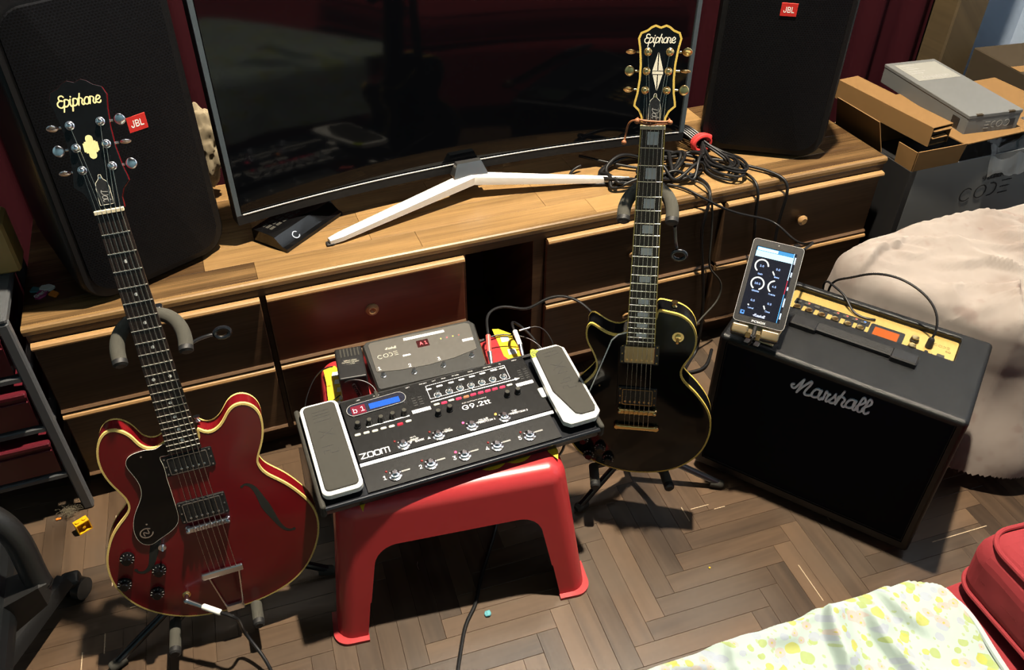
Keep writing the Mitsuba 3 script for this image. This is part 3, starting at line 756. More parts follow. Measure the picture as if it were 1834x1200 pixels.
# the red semi-hollow guitar
R = np.array([[0.9997187, 0.011033, 0.02099491], [-0.01784163, -0.2333936, 0.97221865], [0.01562656, -0.97231975, -0.2331311]])
MD = np.eye(4); MD[:3, 0], MD[:3, 1], MD[:3, 2], MD[:3, 3] = R[:, 0], -R[:, 1], -R[:, 2], (-0.18108497, -0.3444853, 0.94274395)
dot_out = [(-26, 434), (-45, 441.5), (-58, 440), (-69, 430), (-78, 410), (-88.5, 394.5), (-101, 386), (-114, 385), (-127, 393.5), (-137, 409), (-143, 427), (-146, 448), (-144.5, 475), (-138, 500), (-130, 521), (-124.5, 541), (-125.5, 557), (-134, 571), (-149, 586), (-168, 607.5), (-183, 633), (-194, 661), (-200, 695), (-199, 728), (-190.5, 761), (-176, 791), (-155, 818), (-126, 842), (-92, 860), (-48, 871), (0, 874), (48, 871), (92, 860), (124, 845), (155.5, 818), (180.5, 780), (196.5, 738.6), (201.5, 707), (199.5, 677), (192, 652), (178, 625), (159.5, 597), (140.5, 575), (126, 557), (119.5, 541), (118.5, 526), (121.5, 516), (132, 493), (141, 467), (145, 440), (143.2, 420), (135.5, 404), (120.6, 393), (105.4, 392.6), (93, 399.7), (80.6, 415), (69, 428), (54, 435.5), (42, 433), (31, 424), (29, 440), (0, 452)]
dot_m = {'body': M_CHERRY, 'bind': M_BINDING, 'neck': M_NECK, 'headside': M_CHERRY, 'metal': M_CHROME, 'cover': M_CHROME, 'M': MD}
gd = thing('electric_guitar', 'cherry red semi-hollow electric guitar with f-holes, leaning on a stand at the left', 'guitar')
inl = []
for n in (3, 5, 7, 9, 15, 17, 19, 21): inl.append(('dot', -(fret(n) + fret(n - 1)) / 2, .001, .0062, 0))
for s in (-1, 1): inl.append(('dot', -(fret(12) + fret(11)) / 2, s * .014, .0062, 0))
zbr = lambda y, a=.0: rim(y) + a
polyd, bzd, MHd = guitar(gd, MD, dot_out, .043, .005, dot_m,
   dict(scale=(1.10, 1.19, 0.0), bind=False, logo_w=.062, logo_y=.169, emblem_y=.099, cover='Dot', posts=[.135, .1003, .0657], post_x=.0222, btn_x=.0455, btn_rot=[62, 5, 70, 20, 75, 3]),
   dict(fb_bind=False, inlays=inl, bridge_z=-.001, tail_y=-.757, tail_z=-.012))
pickup(gd, -.0445, .0445, -.509, -.466, -.0045, rim(-.48) + .002, dot_m, cover=False)
pickup(gd, -.0445, .0435, -.621, -.572, -.005, rim(-.6) + .002, dot_m, cover=False)
bridge(gd, -.0405, .0385, -.636, -.001, bzd(0, -.64), dot_m)
tp_ = part(gd, 'tailpiece', rbox(-.043, .038, -.768, -.752, -.018, -.010, .003, 10), M_CHROME, MD)
zt_ = bzd(0, -.84)
part(tp_, 'trapeze_rod', cat([tube([(-.031, -.766, -.0145), (-.0175, -.855, zt_ + .003), (-.0135, -.862, zt_ + .003)], .0016, 8), tube([(.028, -.766, -.0145), (.0165, -.855, zt_ + .003), (.0125, -.862, zt_ + .003)], .0016, 8)]), M_CHROME, MD)
part(tp_, 'hinge_plate', cat([bx(-.018, .017, -.872, -.858, zt_ - .004, zt_ + .0045, .001), bx(-.018, .017, -.8755, -.871, zt_ - .03, zt_ + .002, .001)]), M_CHROME, MD)
pgp = Polygon(spline(np.array([(-30, 437), (-45.6, 442.5), (-63, 441), (-81, 441.5), (-96, 447), (-103, 459), (-101, 476), (-94, 504), (-96, 532), (-115, 566), (-126.5, 592), (-130, 621), (-120, 645), (-108, 649), (-98, 645), (-51.5, 614), (-46.5, 590), (-46, 565), (-45.5, 540), (-45, 510), (-44.6, 475), (-44, 462), (-30, 462)]) * V(1e-3, -1e-3), 160, True)).buffer(0)
MPG = MD @ np.array([[1, 0, 0, 0], [0, 1, 0, 0], [0, .033, 1, .0080], [0, 0, 0, 1.0]])
pg = part(gd, 'pickguard', bprism(pgp, .002, .0006), M_GLOSSBLACK, MPG)
part(pg, 'edge', prism(pgp.buffer(.0002).difference(pgp.buffer(-.0010)), .0016, .0002), M_PALE, MPG, smooth=False)
a = np.linspace(.5, 2 * np.pi - .5, 20); eps_ = [[(.0115 * math.cos(t), .0105 * math.sin(t)) for t in a]]
part(pg, 'epsilon_badge', cat([strokes(eps_, .0022, .0016, False), strokes([[(-.006, -.004), (-.002, .003), (.001, -.002), (.006, .005)]], .0018, .0016)]), M_CHROME, MPG @ tr(-.110, -.619, .0018) @ rot(20, (0, 0, 1)))
for x, y in ((-.105, -.600), (-.075, -.452)): part(pg, 'screw', lathe([(.002, 0), (.0017, .001)], 8), M_CHROME, MPG @ tr(x, y, .002))
def fhole(pts, ws):
    c = spline(np.array(pts), 50) / 1000; c[:, 1] *= -1
    w = np.interp(np.linspace(0, 1, 50), np.linspace(0, 1, len(ws)), ws) / 2000
    t = np.gradient(c, axis=0); t /= np.linalg.norm(t, axis=1, keepdims=True); n = np.c_[-t[:, 1], t[:, 0]]
    p = Polygon(np.vstack([c + n * w[:, None], (c - n * w[:, None])[::-1]])).buffer(0)
    p = unary_union([p, Point(*c[0]).buffer(w[0] * 1.0 + .0012), Point(*c[-1]).buffer(w[-1] + .0012)])
    return p if p.geom_type == 'Polygon' else max(p.geoms, key=lambda g: g.area)
def inset(poly, parent, name, mt, lift=.0004, wall=None):
    m = cap_mesh(poly, lambda p, d: np.array([bzd(*q) + lift for q in p]), .004)
    part(parent, name, m, mt, MD)
M_FHOLE = mat('sound_hole', (.010, .012, .010), .6)
nk_ = [4, 7, 10, 13, 17, 20, 12, 9, 6, 4.5]
for k_, pts in enumerate(([(77, 574), (84, 571), (93, 577), (101, 594), (106, 615), (111, 636), (118, 660), (128, 690), (140, 706), (151, 708)],
            [(-101, 648), (-104, 654), (-108, 664), (-112, 674), (-117, 686), (-122, 697), (-131, 708), (-141, 712), (-149, 708), (-152, 702)])):
    fp = fhole(pts, [3, 7, 10, 13, 17, 15, 11, 8, 6, 4] if k_ == 0 else [17, 17, 16, 15, 13, 11, 9, 7, 5, 4])
    inset(fp, gd, 'sound_hole', M_FHOLE)
for x, y in ((-158.4, 667), (-112.4, 714), (-180, 727.6), (-130.3, 769.6)): guitar_knob(gd, x / 1000, -y / 1000, bzd(x / 1000, -y / 1000) + .0005, MD)
sw = part(gd, 'toggle_switch', lathe([(.0075, 0), (.0075, .0025), (.004, .003)], 18), M_CHROME, MD @ tr(-.0934, -.6637, bzd(-.0934, -.6637)))
part(sw, 'lever', tube([(0, 0, 0), (.002, .004, .012), (.0026, .0052, .016)], [.0017, .0026, .0022], 8), M_CHROME, MD @ tr(-.0934, -.6637, bzd(-.0934, -.6637) + .003))
jx, jy = -.0816, -.797; jz = bzd(jx, jy)
part(gd, 'jack_socket', lathe([(.0085, 0), (.008, .002), (.0055, .003), (.0055, .005)], 18), M_GOLD, MD @ tr(jx, jy, jz))
part(gd, 'strap_button', lathe([(.006, 0), (.003, .004), (.0065, .010)], 12), M_CHROME, MD @ frame((.033, -.418, rim(-.42) - .02), (1, 0, 0), (0, 0, -1)))

# its cable
def wp(M, *p): return (M @ np.array([*p, 1.0]))[:3]
gc = thing('guitar_cable', 'black cable with a white-sleeved plug in the red guitar', 'cable')
p0 = wp(MD, jx, jy, jz + .004); p1 = wp(MD, jx, jy, jz + .020); d1 = V(.80, -.58, -.15); d1 /= np.linalg.norm(d1)
part(gc, 'plug', cat([cyl(p0, p1, .0045), trimesh.creation.icosphere(2, .0062).apply_translation(p1), cyl(p1, p1 + d1 * .035, .0052, .0042)]), M_CHROME)
part(gc, 'sleeve', tube([p1 + d1 * .034, p1 + d1 * .036, p1 + d1 * .073, p1 + d1 * .075], [.004, .0062, .0062, .005], 14), M_WHITE, label='white plastic sleeve')
c0 = p1 + d1 * .074
cb = spline([c0, c0 + d1 * .03, (-.165, -.575, .085), (-.133, -.635, .03), (-.125, -.665, .006), (-.10, -.72, .005), (.0, -.78, .004)], 50)
part(gc, 'wire', tube(cb, .0036, 8), M_CABLE)

# the black single-cutaway guitar
R = np.array([[0.85901767, -0.00103674, 0.51194489], [-0.50829003, -0.1210225, 0.8526399], [0.06107288, -0.99264922, -0.10448743]])
ML = np.eye(4); ML[:3, 0], ML[:3, 1], ML[:3, 2], ML[:3, 3] = R[:, 0], -R[:, 1], -R[:, 2], (0.7316673, -0.45313028, 0.98579418)
lp_out = [(-27, 431), (-45, 442), (-62.6, 440.5), (-79.6, 431.5), (-94, 421), (-104, 417), (-111, 425.5), (-114, 444), (-110.5, 465), (-102, 485), (-95, 503), (-91, 521), (-92, 536), (-98.5, 552), (-114, 573), (-133, 597), (-150, 625), (-160, 654), (-163, 681), (-159, 716), (-147, 752), (-126, 784), (-98, 806), (-66, 821), (-34, 829.5), (0, 832.5), (31, 830), (62, 823.5), (93, 810), (122.7, 786), (146, 753), (158.5, 716), (162.5, 681), (160, 654), (150, 625), (133, 597), (114, 573), (98, 555.5), (89.7, 540), (88.3, 525), (94.2, 507), (104.6, 486.5), (112, 462), (112.5, 438), (106, 415), (93, 396), (73.6, 383.5), (50, 378), (31, 377.5), (28, 392), (0, 420)]
lp_m = {'body': M_GLOSSBLACK, 'bind': M_YELBINDING, 'neck': M_GLOSSBLACK, 'headside': M_GLOSSBLACK, 'metal': M_GOLD, 'cover': M_AGEDGOLD, 'M': ML}
gl = thing('electric_guitar', 'black single-cutaway electric guitar with gold hardware, beside the amplifier', 'guitar')
inl = [('block', -(fret(n) + fret(n - 1)) / 2, .0015 if n < 4 else .001, .020 if n < 8 else .021, (fret(n) - fret(n - 1)) * .70) for n in (1, 3, 5, 7, 9, 12, 15, 17, 19, 21)]
def bx_sign(v): return v
polyl, bzl, MHl = guitar(gl, ML, lp_out, .050, .006, lp_m,
   dict(scale=(1.0, 1.0, 3.6), bind=True, logo_w=.052, logo_y=.1445, emblem_y=.0905, cover='Dot', posts=[.125, .0932, .0614], post_x=.0188, btn_x=.0445, btn_rot=[70, 10, 60, 40, 80, 5]),
   dict(fb_bind=True, inlays=inl, bridge_z=-.001, tail_y=-.683, tail_z=-.007))
pickup(gl, -.0415, .0395, -.512, -.462, -.0045, rim(-.48) + .002, lp_m, cover=True)
pickup(gl, -.0425, .0405, -.622, -.574, -.005, rim(-.6) + .004, lp_m, cover=False)
bridge(gl, -.040, .040, -.638, -.001, bzl(0, -.64), lp_m)
st = part(gl, 'tailpiece', rbox(-.044, .044, -.690, -.678, -.013, -.005, .0035, 12), M_GOLD, ML)
for x in (-.043, .043): part(st, 'stud', lathe([(.0068, 0), (.0068, .006), (.005, .008)], 18), M_GOLD, ML @ tr(x, -.684, -.013))
pgl = Polygon([(-.030, -.433), (-.047, -.440), (-.060, -.455), (-.107, -.601), (-.075, -.626), (-.046, -.626), (-.045, -.565), (-.0435, -.47), (-.03, -.462)])
zp = lambda y: rim(y) + .009
MPL = ML @ np.array([[1, 0, 0, 0], [0, 1, 0, 0], [0, .028, 1, .0060], [0, 0, 0, 1.0]])
pk_ = part(gl, 'pickguard', bprism(pgl.buffer(.003).buffer(-.003), .002, .0006), M_GLOSSBLACK, MPL)
part(pk_, 'edge', prism(LineString([(-.030, -.433), (-.047, -.440), (-.060, -.455), (-.107, -.601)]).buffer(.0012), .0022, 0), M_WHITE, MPL, smooth=False)
part(pk_, 'screw', lathe([(.0022, 0), (.0018, .001)], 8), M_GOLD, MPL @ tr(-.083, -.575, .002))
for x, y in ((-79, 757), (-118, 735), (-60, 790), (-105, 783)): guitar_knob(gl, x / 1000, -y / 1000, bzl(x / 1000, -y / 1000), ML)
z_ = bzl(.075, -.438)
ts = part(gl, 'toggle_switch', lathe([(.0125, 0), (.012, .0012), (.0065, .0012), (.0065, .005), (.0045, .006)], 20), M_GOLD, ML @ tr(.075, -.438, z_))
part(ts, 'lever', tube([(0, 0, .004), (-.001, -.003, .013), (-.0014, -.004, .018)], [.0018, .0032, .0028], 10), M_GOLD, ML @ tr(.075, -.438, z_))
part(gl, 'strap_button', lathe([(.006, 0), (.003, .004), (.0068, .011)], 12), M_GOLD, ML @ frame((.0635, -.379, rim(-.38) - .026), (1, 0, 0), (0, 0, -1)))

# leather cord tied behind the nut of the black guitar
lc = thing('leather_cord', 'brown leather cord tied round the neck of the black guitar', 'cord')
part(lc, 'loop', tube(spline([wp(ML, .026, .010, -.004), wp(ML, .012, .010, .002), wp(ML, -.012, .009, .002), wp(ML, -.026, .012, -.003), wp(ML, -.02, .011, -.022), wp(ML, .02, .011, -.022)], 40, True), .0022, 8, True), M_BROWNCORD)
part(lc, 'loop', tube(spline([wp(ML, .028, .014, -.006), wp(ML, .005, .0145, .0025), wp(ML, -.026, .0165, -.002), wp(ML, -.022, .015, -.024), wp(ML, .022, .016, -.022)], 40, True), .002, 8, True), M_BROWNCORD)
part(lc, 'tail', tube(spline([wp(ML, -.026, .014, -.002), wp(ML, -.040, .010, -.006), wp(ML, -.046, -.006, -.010), wp(ML, -.050, -.026, -.006)], 24), .0019, 8), M_BROWNCORD)
part(lc, 'knot', cat([trimesh.creation.icosphere(2, .0048).apply_translation(wp(ML, -.050, -.028, -.006)), trimesh.creation.icosphere(2, .0052).apply_translation(wp(ML, -.028, .014, .0)), trimesh.creation.icosphere(2, .0045).apply_translation(wp(ML, .030, .012, -.002))]), M_BROWNCORD)

# ------------------------------------------------------------------ guitar stands
def guitar_stand(M, label, yoke_y, arms, feet, strap, foams, hubz=.17):
    t = thing('guitar_stand', label, 'stand', 'guitar stands on the floor')
    yk = wp(M, 0, yoke_y, -.055)
    fl = wp(M, 0, -.80, -.15)
    hb = V(fl[0], fl[1], .10)
    up = wp(M, 0, -.5, -.085)
    part(t, 'pole', tube([hb, up, yk], [.011, .011, .009], 14), M_STAND)
    part(t, 'collar', tube([hb + (up - hb) * .2, hb + (up - hb) * .3], .016, 14), M_STAND)
    part(t, 'head', rbox(-.028, .028, -.014, .014, -.018, .004, .005, 10), M_STAND, M @ tr(0, yoke_y, -.052))
    for s in (-1, 1):
        pts = [wp(M, s * a, -b, c) for a, b, c in arms]
        y = part(t, 'yoke_arm', tube(spline(pts, 24), .0125, 16), M_FOAM, label='grey foam sleeve')
        e = pts[-1] - pts[-2]; e /= np.linalg.norm(e)
        part(y, 'end_cap', tube([pts[-1] - e * .002, pts[-1] + e * .006, pts[-1] + e * .009], [.0128, .0125, .008], 16), M_RUBBER)
    gate = [wp(M, *q) for q in strap]
    part(t, 'lock_bar', cat([tube(spline(gate[:-1], 14), .0032, 8), tube([gate[-1] + .013 * (math.cos(a) * M[:3, 0] + .72 * math.sin(a) * M[:3, 1]) for a in np.linspace(0, 2 * np.pi, 21)[:-1]], .0042, 8, True)]), M_STAND)
    for f_ in feet:
        f_ = V(*f_); h2 = V(hb[0], hb[1], .16) if False else hb
        lg = part(t, 'leg', tube([hb + V(0, 0, .02), f_ + V(0, 0, .011)], .0085, 12), M_STAND)
        d = f_ - hb; d[2] = 0; d /= np.linalg.norm(d)
        part(lg, 'rubber_foot', tube([f_ + V(0, 0, .013) - d * .028, f_ + V(0, 0, .0115), f_ + V(0, 0, .0112) + d * .006], [.0115, .0115, .008], 12), M_GREYRUBBER)
    for a, b in foams:
        a, b = V(*a), V(*b); d = (b - a) / np.linalg.norm(b - a)
        sp = part(t, 'support_arm', tube([hb + V(0, 0, .01), (hb + a) / 2 + V(0, .0, -.012), a], .008, 10), M_STAND)
        part(sp, 'foam_sleeve', tube([a, b], .0115, 18), M_FOAM, label='grey foam sleeve')
        part(sp, 'end_cap', tube([b - d * .001, b + d * .010, b + d * .013], [.0117, .0115, .008], 18), M_RUBBER)
    return t
guitar_stand(MD, 'black guitar stand with grey foam arms holding the red guitar', -.205, [(.008, .203, -.046), (.032, .207, -.040), (.050, .222, -.022), (.055, .238, -.004), (.054, .252, .012)],
   [(-.434, -.515, 0), (.035, -.44, 0), (-.17, -.12, 0)], [(.050, -.258, .008), (.062, -.252, .0), (.082, -.247, -.004), (.100, -.246, -.006), (.117, -.247, -.008)],
   [((-.297, -.490, .062), (-.3005, -.560, .068)), ((-.132, -.495, .080), (-.133, -.560, .078))])
guitar_stand(ML, 'black guitar stand with grey foam arms holding the black guitar', -.140, [(.008, .128, -.046), (.025, .134, -.040), (.040, .147, -.022), (.045, .160, -.004), (.045, .170, .008)],
   [(1.008, -.5325, 0), (.636, -.475, 0), (.88, -.12, 0)], [(.0515, -.182, .010), (.053, -.20, .006), (.0545, -.213, .004), (.058, -.23, .004), (.0635, -.245, .004)],
   [((.678, -.458, .130), (.658, -.509, .130)), ((.826, -.536, .130), (.817, -.573, .130))])
# ------------------------------------------------------------------ red plastic stool
sl_ = thing('step_stool', 'red plastic step stool with arched sides carrying the pedal boards', 'stool')
SX, SY, SYAW, SH = .325, -.352, -7.0, .340
MS = tr(SX, SY, 0) @ rot(SYAW, (0, 0, 1))
def shell(off):
    r1, r2 = .040 - off, .034 - off
    tw, td, bw, bd = .240 - off, .243 - off, .276 - off, .305 - off
    sp = m3.Manifold.sphere(r1, 40); cy = m3.Manifold.cylinder(.004, r2, r2, 40)
    zt, zb = SH - r1 - off * .6, 0.0
    return m3.Manifold.batch_hull([sp.translate([sx * (tw - r1), sy * (td - r1), zt]) for sx in (-1, 1) for sy in (-1, 1)] + [cy.translate([sx * (bw - r2), sy * (bd - r2), zb]) for sx in (-1, 1) for sy in (-1, 1)])
def arch(w0, w1, top, r, depth, axis):
    p = Polygon([(-w0, -.02), (w0, -.02), (w1, top), (-w1, top)]).buffer(-r).buffer(r, quad_segs=12)
    p = unary_union([p, Polygon([(-w0 - .0, -.02), (w0 + .0, -.02), (w0 - (w0 - w1) * .4, top * .4), (-w0 + (w0 - w1) * .4, top * .4)])])
    t = prism(p.simplify(.0003), 2 * depth, -depth); t.merge_vertices()
    m = m3.Manifold(m3.Mesh(np.asarray(t.vertices, np.float32), np.asarray(t.faces, np.uint32))).rotate([90, 0, 0])
    return m.rotate([0, 0, 90]) if axis == 'y' else m
cut_x = arch(.218, .170, .235, .052, .6, 'x'); cut_y = arch(.236, .180, .235, .052, .6, 'y')
solid = shell(0) - (shell(.005).translate([0, 0, -.003])) - cut_x - cut_y
flange = (m3.Manifold.batch_hull([m3.Manifold.cylinder(.007, .034, .034, 32).translate([sx * (.286 - .034), sy * (.316 - .034), 0]) for sx in (-1, 1) for sy in (-1, 1)])
          - m3.Manifold.batch_hull([m3.Manifold.cylinder(.05, .030, .030, 32).translate([sx * (.270 - .030), sy * (.299 - .030), -.01]) for sx in (-1, 1) for sy in (-1, 1)])
          - arch(.212, .212, .235, .01, .6, 'x') - arch(.230, .230, .235, .01, .6, 'y'))
part(sl_, 'shell', tomesh(solid), M_REDPLASTIC, MS, smooth=28)
for fm in flange.decompose(): part(sl_, 'foot_rim', tomesh(fm), M_REDPLASTIC, MS, smooth=28)
def world_patch(pts, mt, name, z=SH + .0002, h=.0005, parent=sl_):
    p = Polygon(pts); part(parent, name, prism(p, h, z), mt, smooth=False)
def band(cx, cy, r0, r1, a0, a1, n=16):
    a = np.radians(np.linspace(a0, a1, n)); return [(cx + r1 * math.cos(t), cy + r1 * math.sin(t)) for t in a] + [(cx + r0 * math.cos(t), cy + r0 * math.sin(t)) for t in a[::-1]]
world_patch([(.120, -.135), (.148, -.128), (.163, -.165), (.160, -.215), (.140, -.255), (.108, -.262), (.112, -.225), (.118, -.18)], M_YELLOW, 'printed_band')
for k_ in range(4):
    y0 = -.150 - .028 * k_
    world_patch([(.138, y0), (.152, y0 - .002), (.150, y0 - .016), (.134, y0 - .014)], M_WHITE, 'printed_patch', z=SH + .0008)
world_patch([(.540, -.128), (.555, -.132), (.578, -.160), (.575, -.255), (.545, -.262), (.532, -.235)], M_YELLOW, 'printed_band')
for y0 in (-.165, -.215): world_patch([(.548, y0), (.567, y0 - .003), (.565, y0 - .022), (.545, y0 - .020)], M_WHITE, 'printed_patch', z=SH + .0008)
for cx in (.390, .446): world_patch([(cx + .034 * math.cos(t), -.535 + .028 * math.sin(t)) for t in np.linspace(0, 2 * np.pi, 30)], M_YELLOW, 'printed_band')
world_patch([(.505, -.515), (.528, -.520), (.532, -.560), (.522, -.583), (.512, -.560)], M_YELLOW, 'printed_band')
world_patch([(.108, -.552), (.124, -.548), (.112, -.575)], M_YELLOW, 'printed_band')

# ------------------------------------------------------------------ multi-effects pedal board
pb = thing('effects_pedalboard', 'long black multi-effects pedal board with two rocker pedals on the red stool', 'pedal board')
exl = V(1, -.0022, 0) + .016 * V(.0022, .997, .0776); eyl = V(.0022, .997, .0776)
MP = frame((.0386, -.571, .375), exl, eyl)
def L(x, y, z=0): return wp(MP, x / 1000, y / 1000, z / 1000)
def mm(x, y, z=0): return MP @ tr(x / 1000, y / 1000, z / 1000)
def mbox(x0, x1, y0, y1, z0, z1, c=.0008): return bx(x0 / 1000, x1 / 1000, y0 / 1000, y1 / 1000, z0 / 1000, z1 / 1000, c)
base_pts = [L(x, y, -9) for x in (2, 590) for y in (4, 256)] + [V(*L(x, y, 0)[:2], SH + .004) for x in (6, 586) for y in (10, 252)]
part(pb, 'base', hull(base_pts), M_PEDALEDGE, smooth=False)
part(pb, 'foot', cat([cyl(V(*L(x, y)[:2], SH), V(*L(x, y)[:2], SH + .006), .010, seg=14) for x in (60, 530) for y in (40, 225)]), M_RUBBER)
part(pb, 'top_plate', bprism(rrect(.091, .512, .0815, .254, .003), .004, .001, -.0022), M_PEDAL, MP)
part(pb, 'front_plate', hull([wp(MP, x, y, z) for x in (.091, .503) for y, z in ((.010, -.009), (.010, -.004), (.072, -.001), (.072, -.006))]), M_PEDAL, smooth=False)
part(pb, 'white_strip', hull([wp(MP, x, y, z) for x in (.0915, .512) for y, z in ((.0715, -.001), (.0715, .0012), (.0790, .0025), (.0790, -.001))]), M_WHITE, smooth=False)
for x0, x1 in ((-5, 7), (586, 598)):
    part(pb, 'side_rail', rbox(x0 / 1000, x1 / 1000, -.002, .262, -.028, .006, .0055, 12), M_GREYRUBBER, MP, smooth=40)
part(pb, 'front_lip', tube([L(5, 2, -6), L(587, 2, -6)], .0055, 12), M_PEDALEDGE)
part(pb, 'rear_panel', hull([V(*L(x, y, 0)) + V(0, 0, dz) for x in (20, 570) for y in (250, 258) for dz in (-.045, -.0005)]), M_BLACK, smooth=False)
def rocker(x0, x1, y0, y1, tilt, cutout):
    k = part(pb, 'rocker_pedal', bprism(shapely.affinity.scale(cutout[0], 1e-3, 1e-3, origin=(0, 0)), .014, .002), M_WHITE, MP @ tr(0, 0, .006) @ tilt)
    part(k, 'tread', bprism(shapely.affinity.scale(cutout[1], 1e-3, 1e-3, origin=(0, 0)), .0045, .0015), M_GREYRUBBER, MP @ tr(0, 0, .0185) @ tilt)
    return k
import shapely.affinity
t0 = tr(0, .012, 0) @ rot(1.2, (1, 0, 0)) @ tr(0, -.012, 0)
lo, li = rrect(6, 86, 12, 248, 15), rrect(13, 79, 20, 241, 10)
pL = rocker(0, 0, 0, 0, t0, (lo, li))
def letters_on(parent, word, M, h, gap):
    part(parent, 'groove', cat([xf(text(c, h, 0, 0, .0012), tr(0, -i * gap, 0)) for i, c in enumerate(word)]), M_RUBBER, M, smooth=False)
def embossed(parent, cx, ys, T):
    lines = []
    for y in ys[0]: lines.append([(cx - 18, y - 2), (cx + 17, y)])
    lines += [[(cx - 14, ys[1] - 9), (cx + 15, ys[1] + 9)], [(cx - 14, ys[1] + 9), (cx + 15, ys[1] - 9)]]
    lines += [[(cx - 16, ys[2] + 8), (cx + 5, ys[2] + 9)], [(cx - 15, ys[2] - 9), (cx - 15, ys[2] - 2), (cx - 2, ys[2] - 2), (cx - 2, ys[2] - 10), (cx + 14, ys[2] - 10), (cx + 14, ys[2] - 1)]]
    for l in lines: part(parent, 'groove', strokes([[(a / 1000, b / 1000) for a, b in l]], .0011, .0006, False), M_RUBBER, MP @ tr(0, 0, .0229) @ T, smooth=False)
embossed(pL, 46, ((222, 214, 206, 196), 160, 118), t0)
ro = Polygon([(514, 30), (527, 18), (584, 18), (600, 32), (604, 228), (590, 243), (538, 243), (522, 230), (514, 100)]).buffer(-7).buffer(7)
ri = Polygon([(546, 40), (557, 33), (588, 33), (594, 45), (597, 226), (590, 235), (543, 235), (532, 226), (525, 112)]).buffer(-5).buffer(5)
t1 = tr(0, .02, 0) @ rot(1.5, (1, 0, 0)) @ tr(0, -.02, 0)
pR = rocker(0, 0, 0, 0, t1, (ro, ri))
part(pR, 'rim_groove', prism(shapely.affinity.scale(ri.buffer(3.4).difference(ri.buffer(2.4)), 1e-3, 1e-3, origin=(0, 0)), .0005), M_SOFTPRINT, MP @ tr(0, 0, .0200) @ t1, smooth=False)
embossed(pR, 565, ((222, 212), 176, 118), t1)
part(pR, 'z_mark', strokes([[(.555, .172), (.575, .172), (.556, .154), (.578, .154)], [(.560, .135), (.576, .137), (.576, .127), (.562, .125)]], .0011, .0006, False), M_RUBBER, MP @ tr(0, 0, .0229) @ t1, smooth=False)
part(pb, 'pedal_clip', mbox(504, 517, 118, 146, -2, 7, .002), M_WHITE, MP)
pk2 = Polygon([(-12, 8), (-9, 12), (0, 13.5), (9, 12), (12, 8), (8, -5), (0, -14), (-8, -5)]).buffer(-2).buffer(2)
pick = thing('guitar_pick', 'yellow-green plectrum lying on the right rocker pedal of the long board', 'pick')
MPK = MP @ tr(.531, .229, .0262) @ t1 @ rot(-40, (0, 0, 1))
part(pick, 'blade', bprism(shapely.affinity.scale(pk2, 1e-3, 1e-3, origin=(0, 0)), .0012, .0004), M_PICK, MPK)
part(pick, 'dark_mark', cat([strokes([[(-.005, .004), (0, .008), (.006, .003), (.003, -.004), (-.003, -.005), (-.005, .004)]], .0016, .0003), strokes([[(-.003, .0), (.003, .002)], [(0, -.009), (0, -.006)]], .0018, .0003, False)]), M_BLACK, MPK @ tr(0, 0, .0012), smooth=False)
Z0 = .0019
# display window
dw = unary_union([Point(116, 220).buffer(16), Point(212, 224).buffer(16), Polygon([(116, 204), (116, 236), (212, 240), (212, 208)])])
dsp = part(pb, 'display_window', bprism(shapely.affinity.scale(dw, 1e-3, 1e-3, origin=(0, 0)), .0025, .001), M_BLUEGLASS, MP @ tr(0, 0, Z0))
part(dsp, 'window_rim', prism(shapely.affinity.scale(dw.buffer(.8).difference(dw.buffer(-.6)), 1e-3, 1e-3, origin=(0, 0)), .0029), M_SOFTPRINT, MP @ tr(0, 0, Z0), smooth=False)
part(dsp, 'blue_screen', prism(Polygon([(147, 210), (214, 213), (214, 227), (147, 225)]), .001) if False else mbox(148, 214, 212, 228, 4.4, 4.7, .0001), M_EMITBASE, MP, emit=(.03, .22, 1.25), smooth=False)
part(dsp, 'red_screen', mbox(109, 140, 207, 231, 4.4, 4.6, .0001), M_EMITBASE, MP, emit=(.42, .02, .05), smooth=False)
part(dsp, 'digits', cat([text('b', .013, .117, .218, .0004), text('1', .013, .133, .219, .0004)]), M_EMITBASE, MP @ tr(0, 0, .0047), emit=(2.6, 1.7, 1.6), smooth=False)
part(dsp, 'rim_screw', cat([xf(lathe([(.0022, 0), (.0016, .0012)], 8), mm(x, y, Z0 * 1000)) for x, y in ((104, 240), (110, 203), (221, 241), (222, 209))]), M_CHROME)
# small knobs
def pknob(x, y, chrome=False):
    x, y = x - .0, y - (12 if not chrome else 10)
    if chrome:
        k = part(pb, 'preamp_knob', lathe([(.0075, 0), (.0065, .0015), (.0055, .003), (.0046, .004), (.0042, .012), (.0034, .013)], 16), M_CHROME, mm(x, y, 1.8))
        part(k, 'ring', tube([wp(mm(x, y, 1.8), .0076 * math.cos(a), .0076 * math.sin(a), .0006) for a in np.linspace(0, 2 * np.pi, 21)[:-1]], .0006, 6, True), M_PRINT)
    else:
        k = part(pb, 'knob', lathe([(.0072, 0), (.0072, .003), (.0062, .004), (.0058, .0135), (.0050, .0146)], 18), M_BLACK, mm(x, y, 1.8))
        part(k, 'cap', lathe([(.0049, 0), (.0044, .0007)], 16), M_LEDOFF if False else M_FOAM, mm(x, y, 16.2))
def ya(x, y): return y - .016 * x
for x, y in ((112.3, 189.1), (136.9, 189.4), (161.7, 189.5), (186.9, 190.8), (212.1, 190.9), (278.9, 166.8), (305.9, 171), (435.6, 170.1), (460.4, 171)): pknob(x, ya(x, y))
for x, y in ((295, 219.4), (321.7, 220.8), (347.1, 222.7), (372, 222.6), (397.5, 223.4), (423.2, 224.3), (448.8, 225.3)): pknob(x, ya(x, y), True)
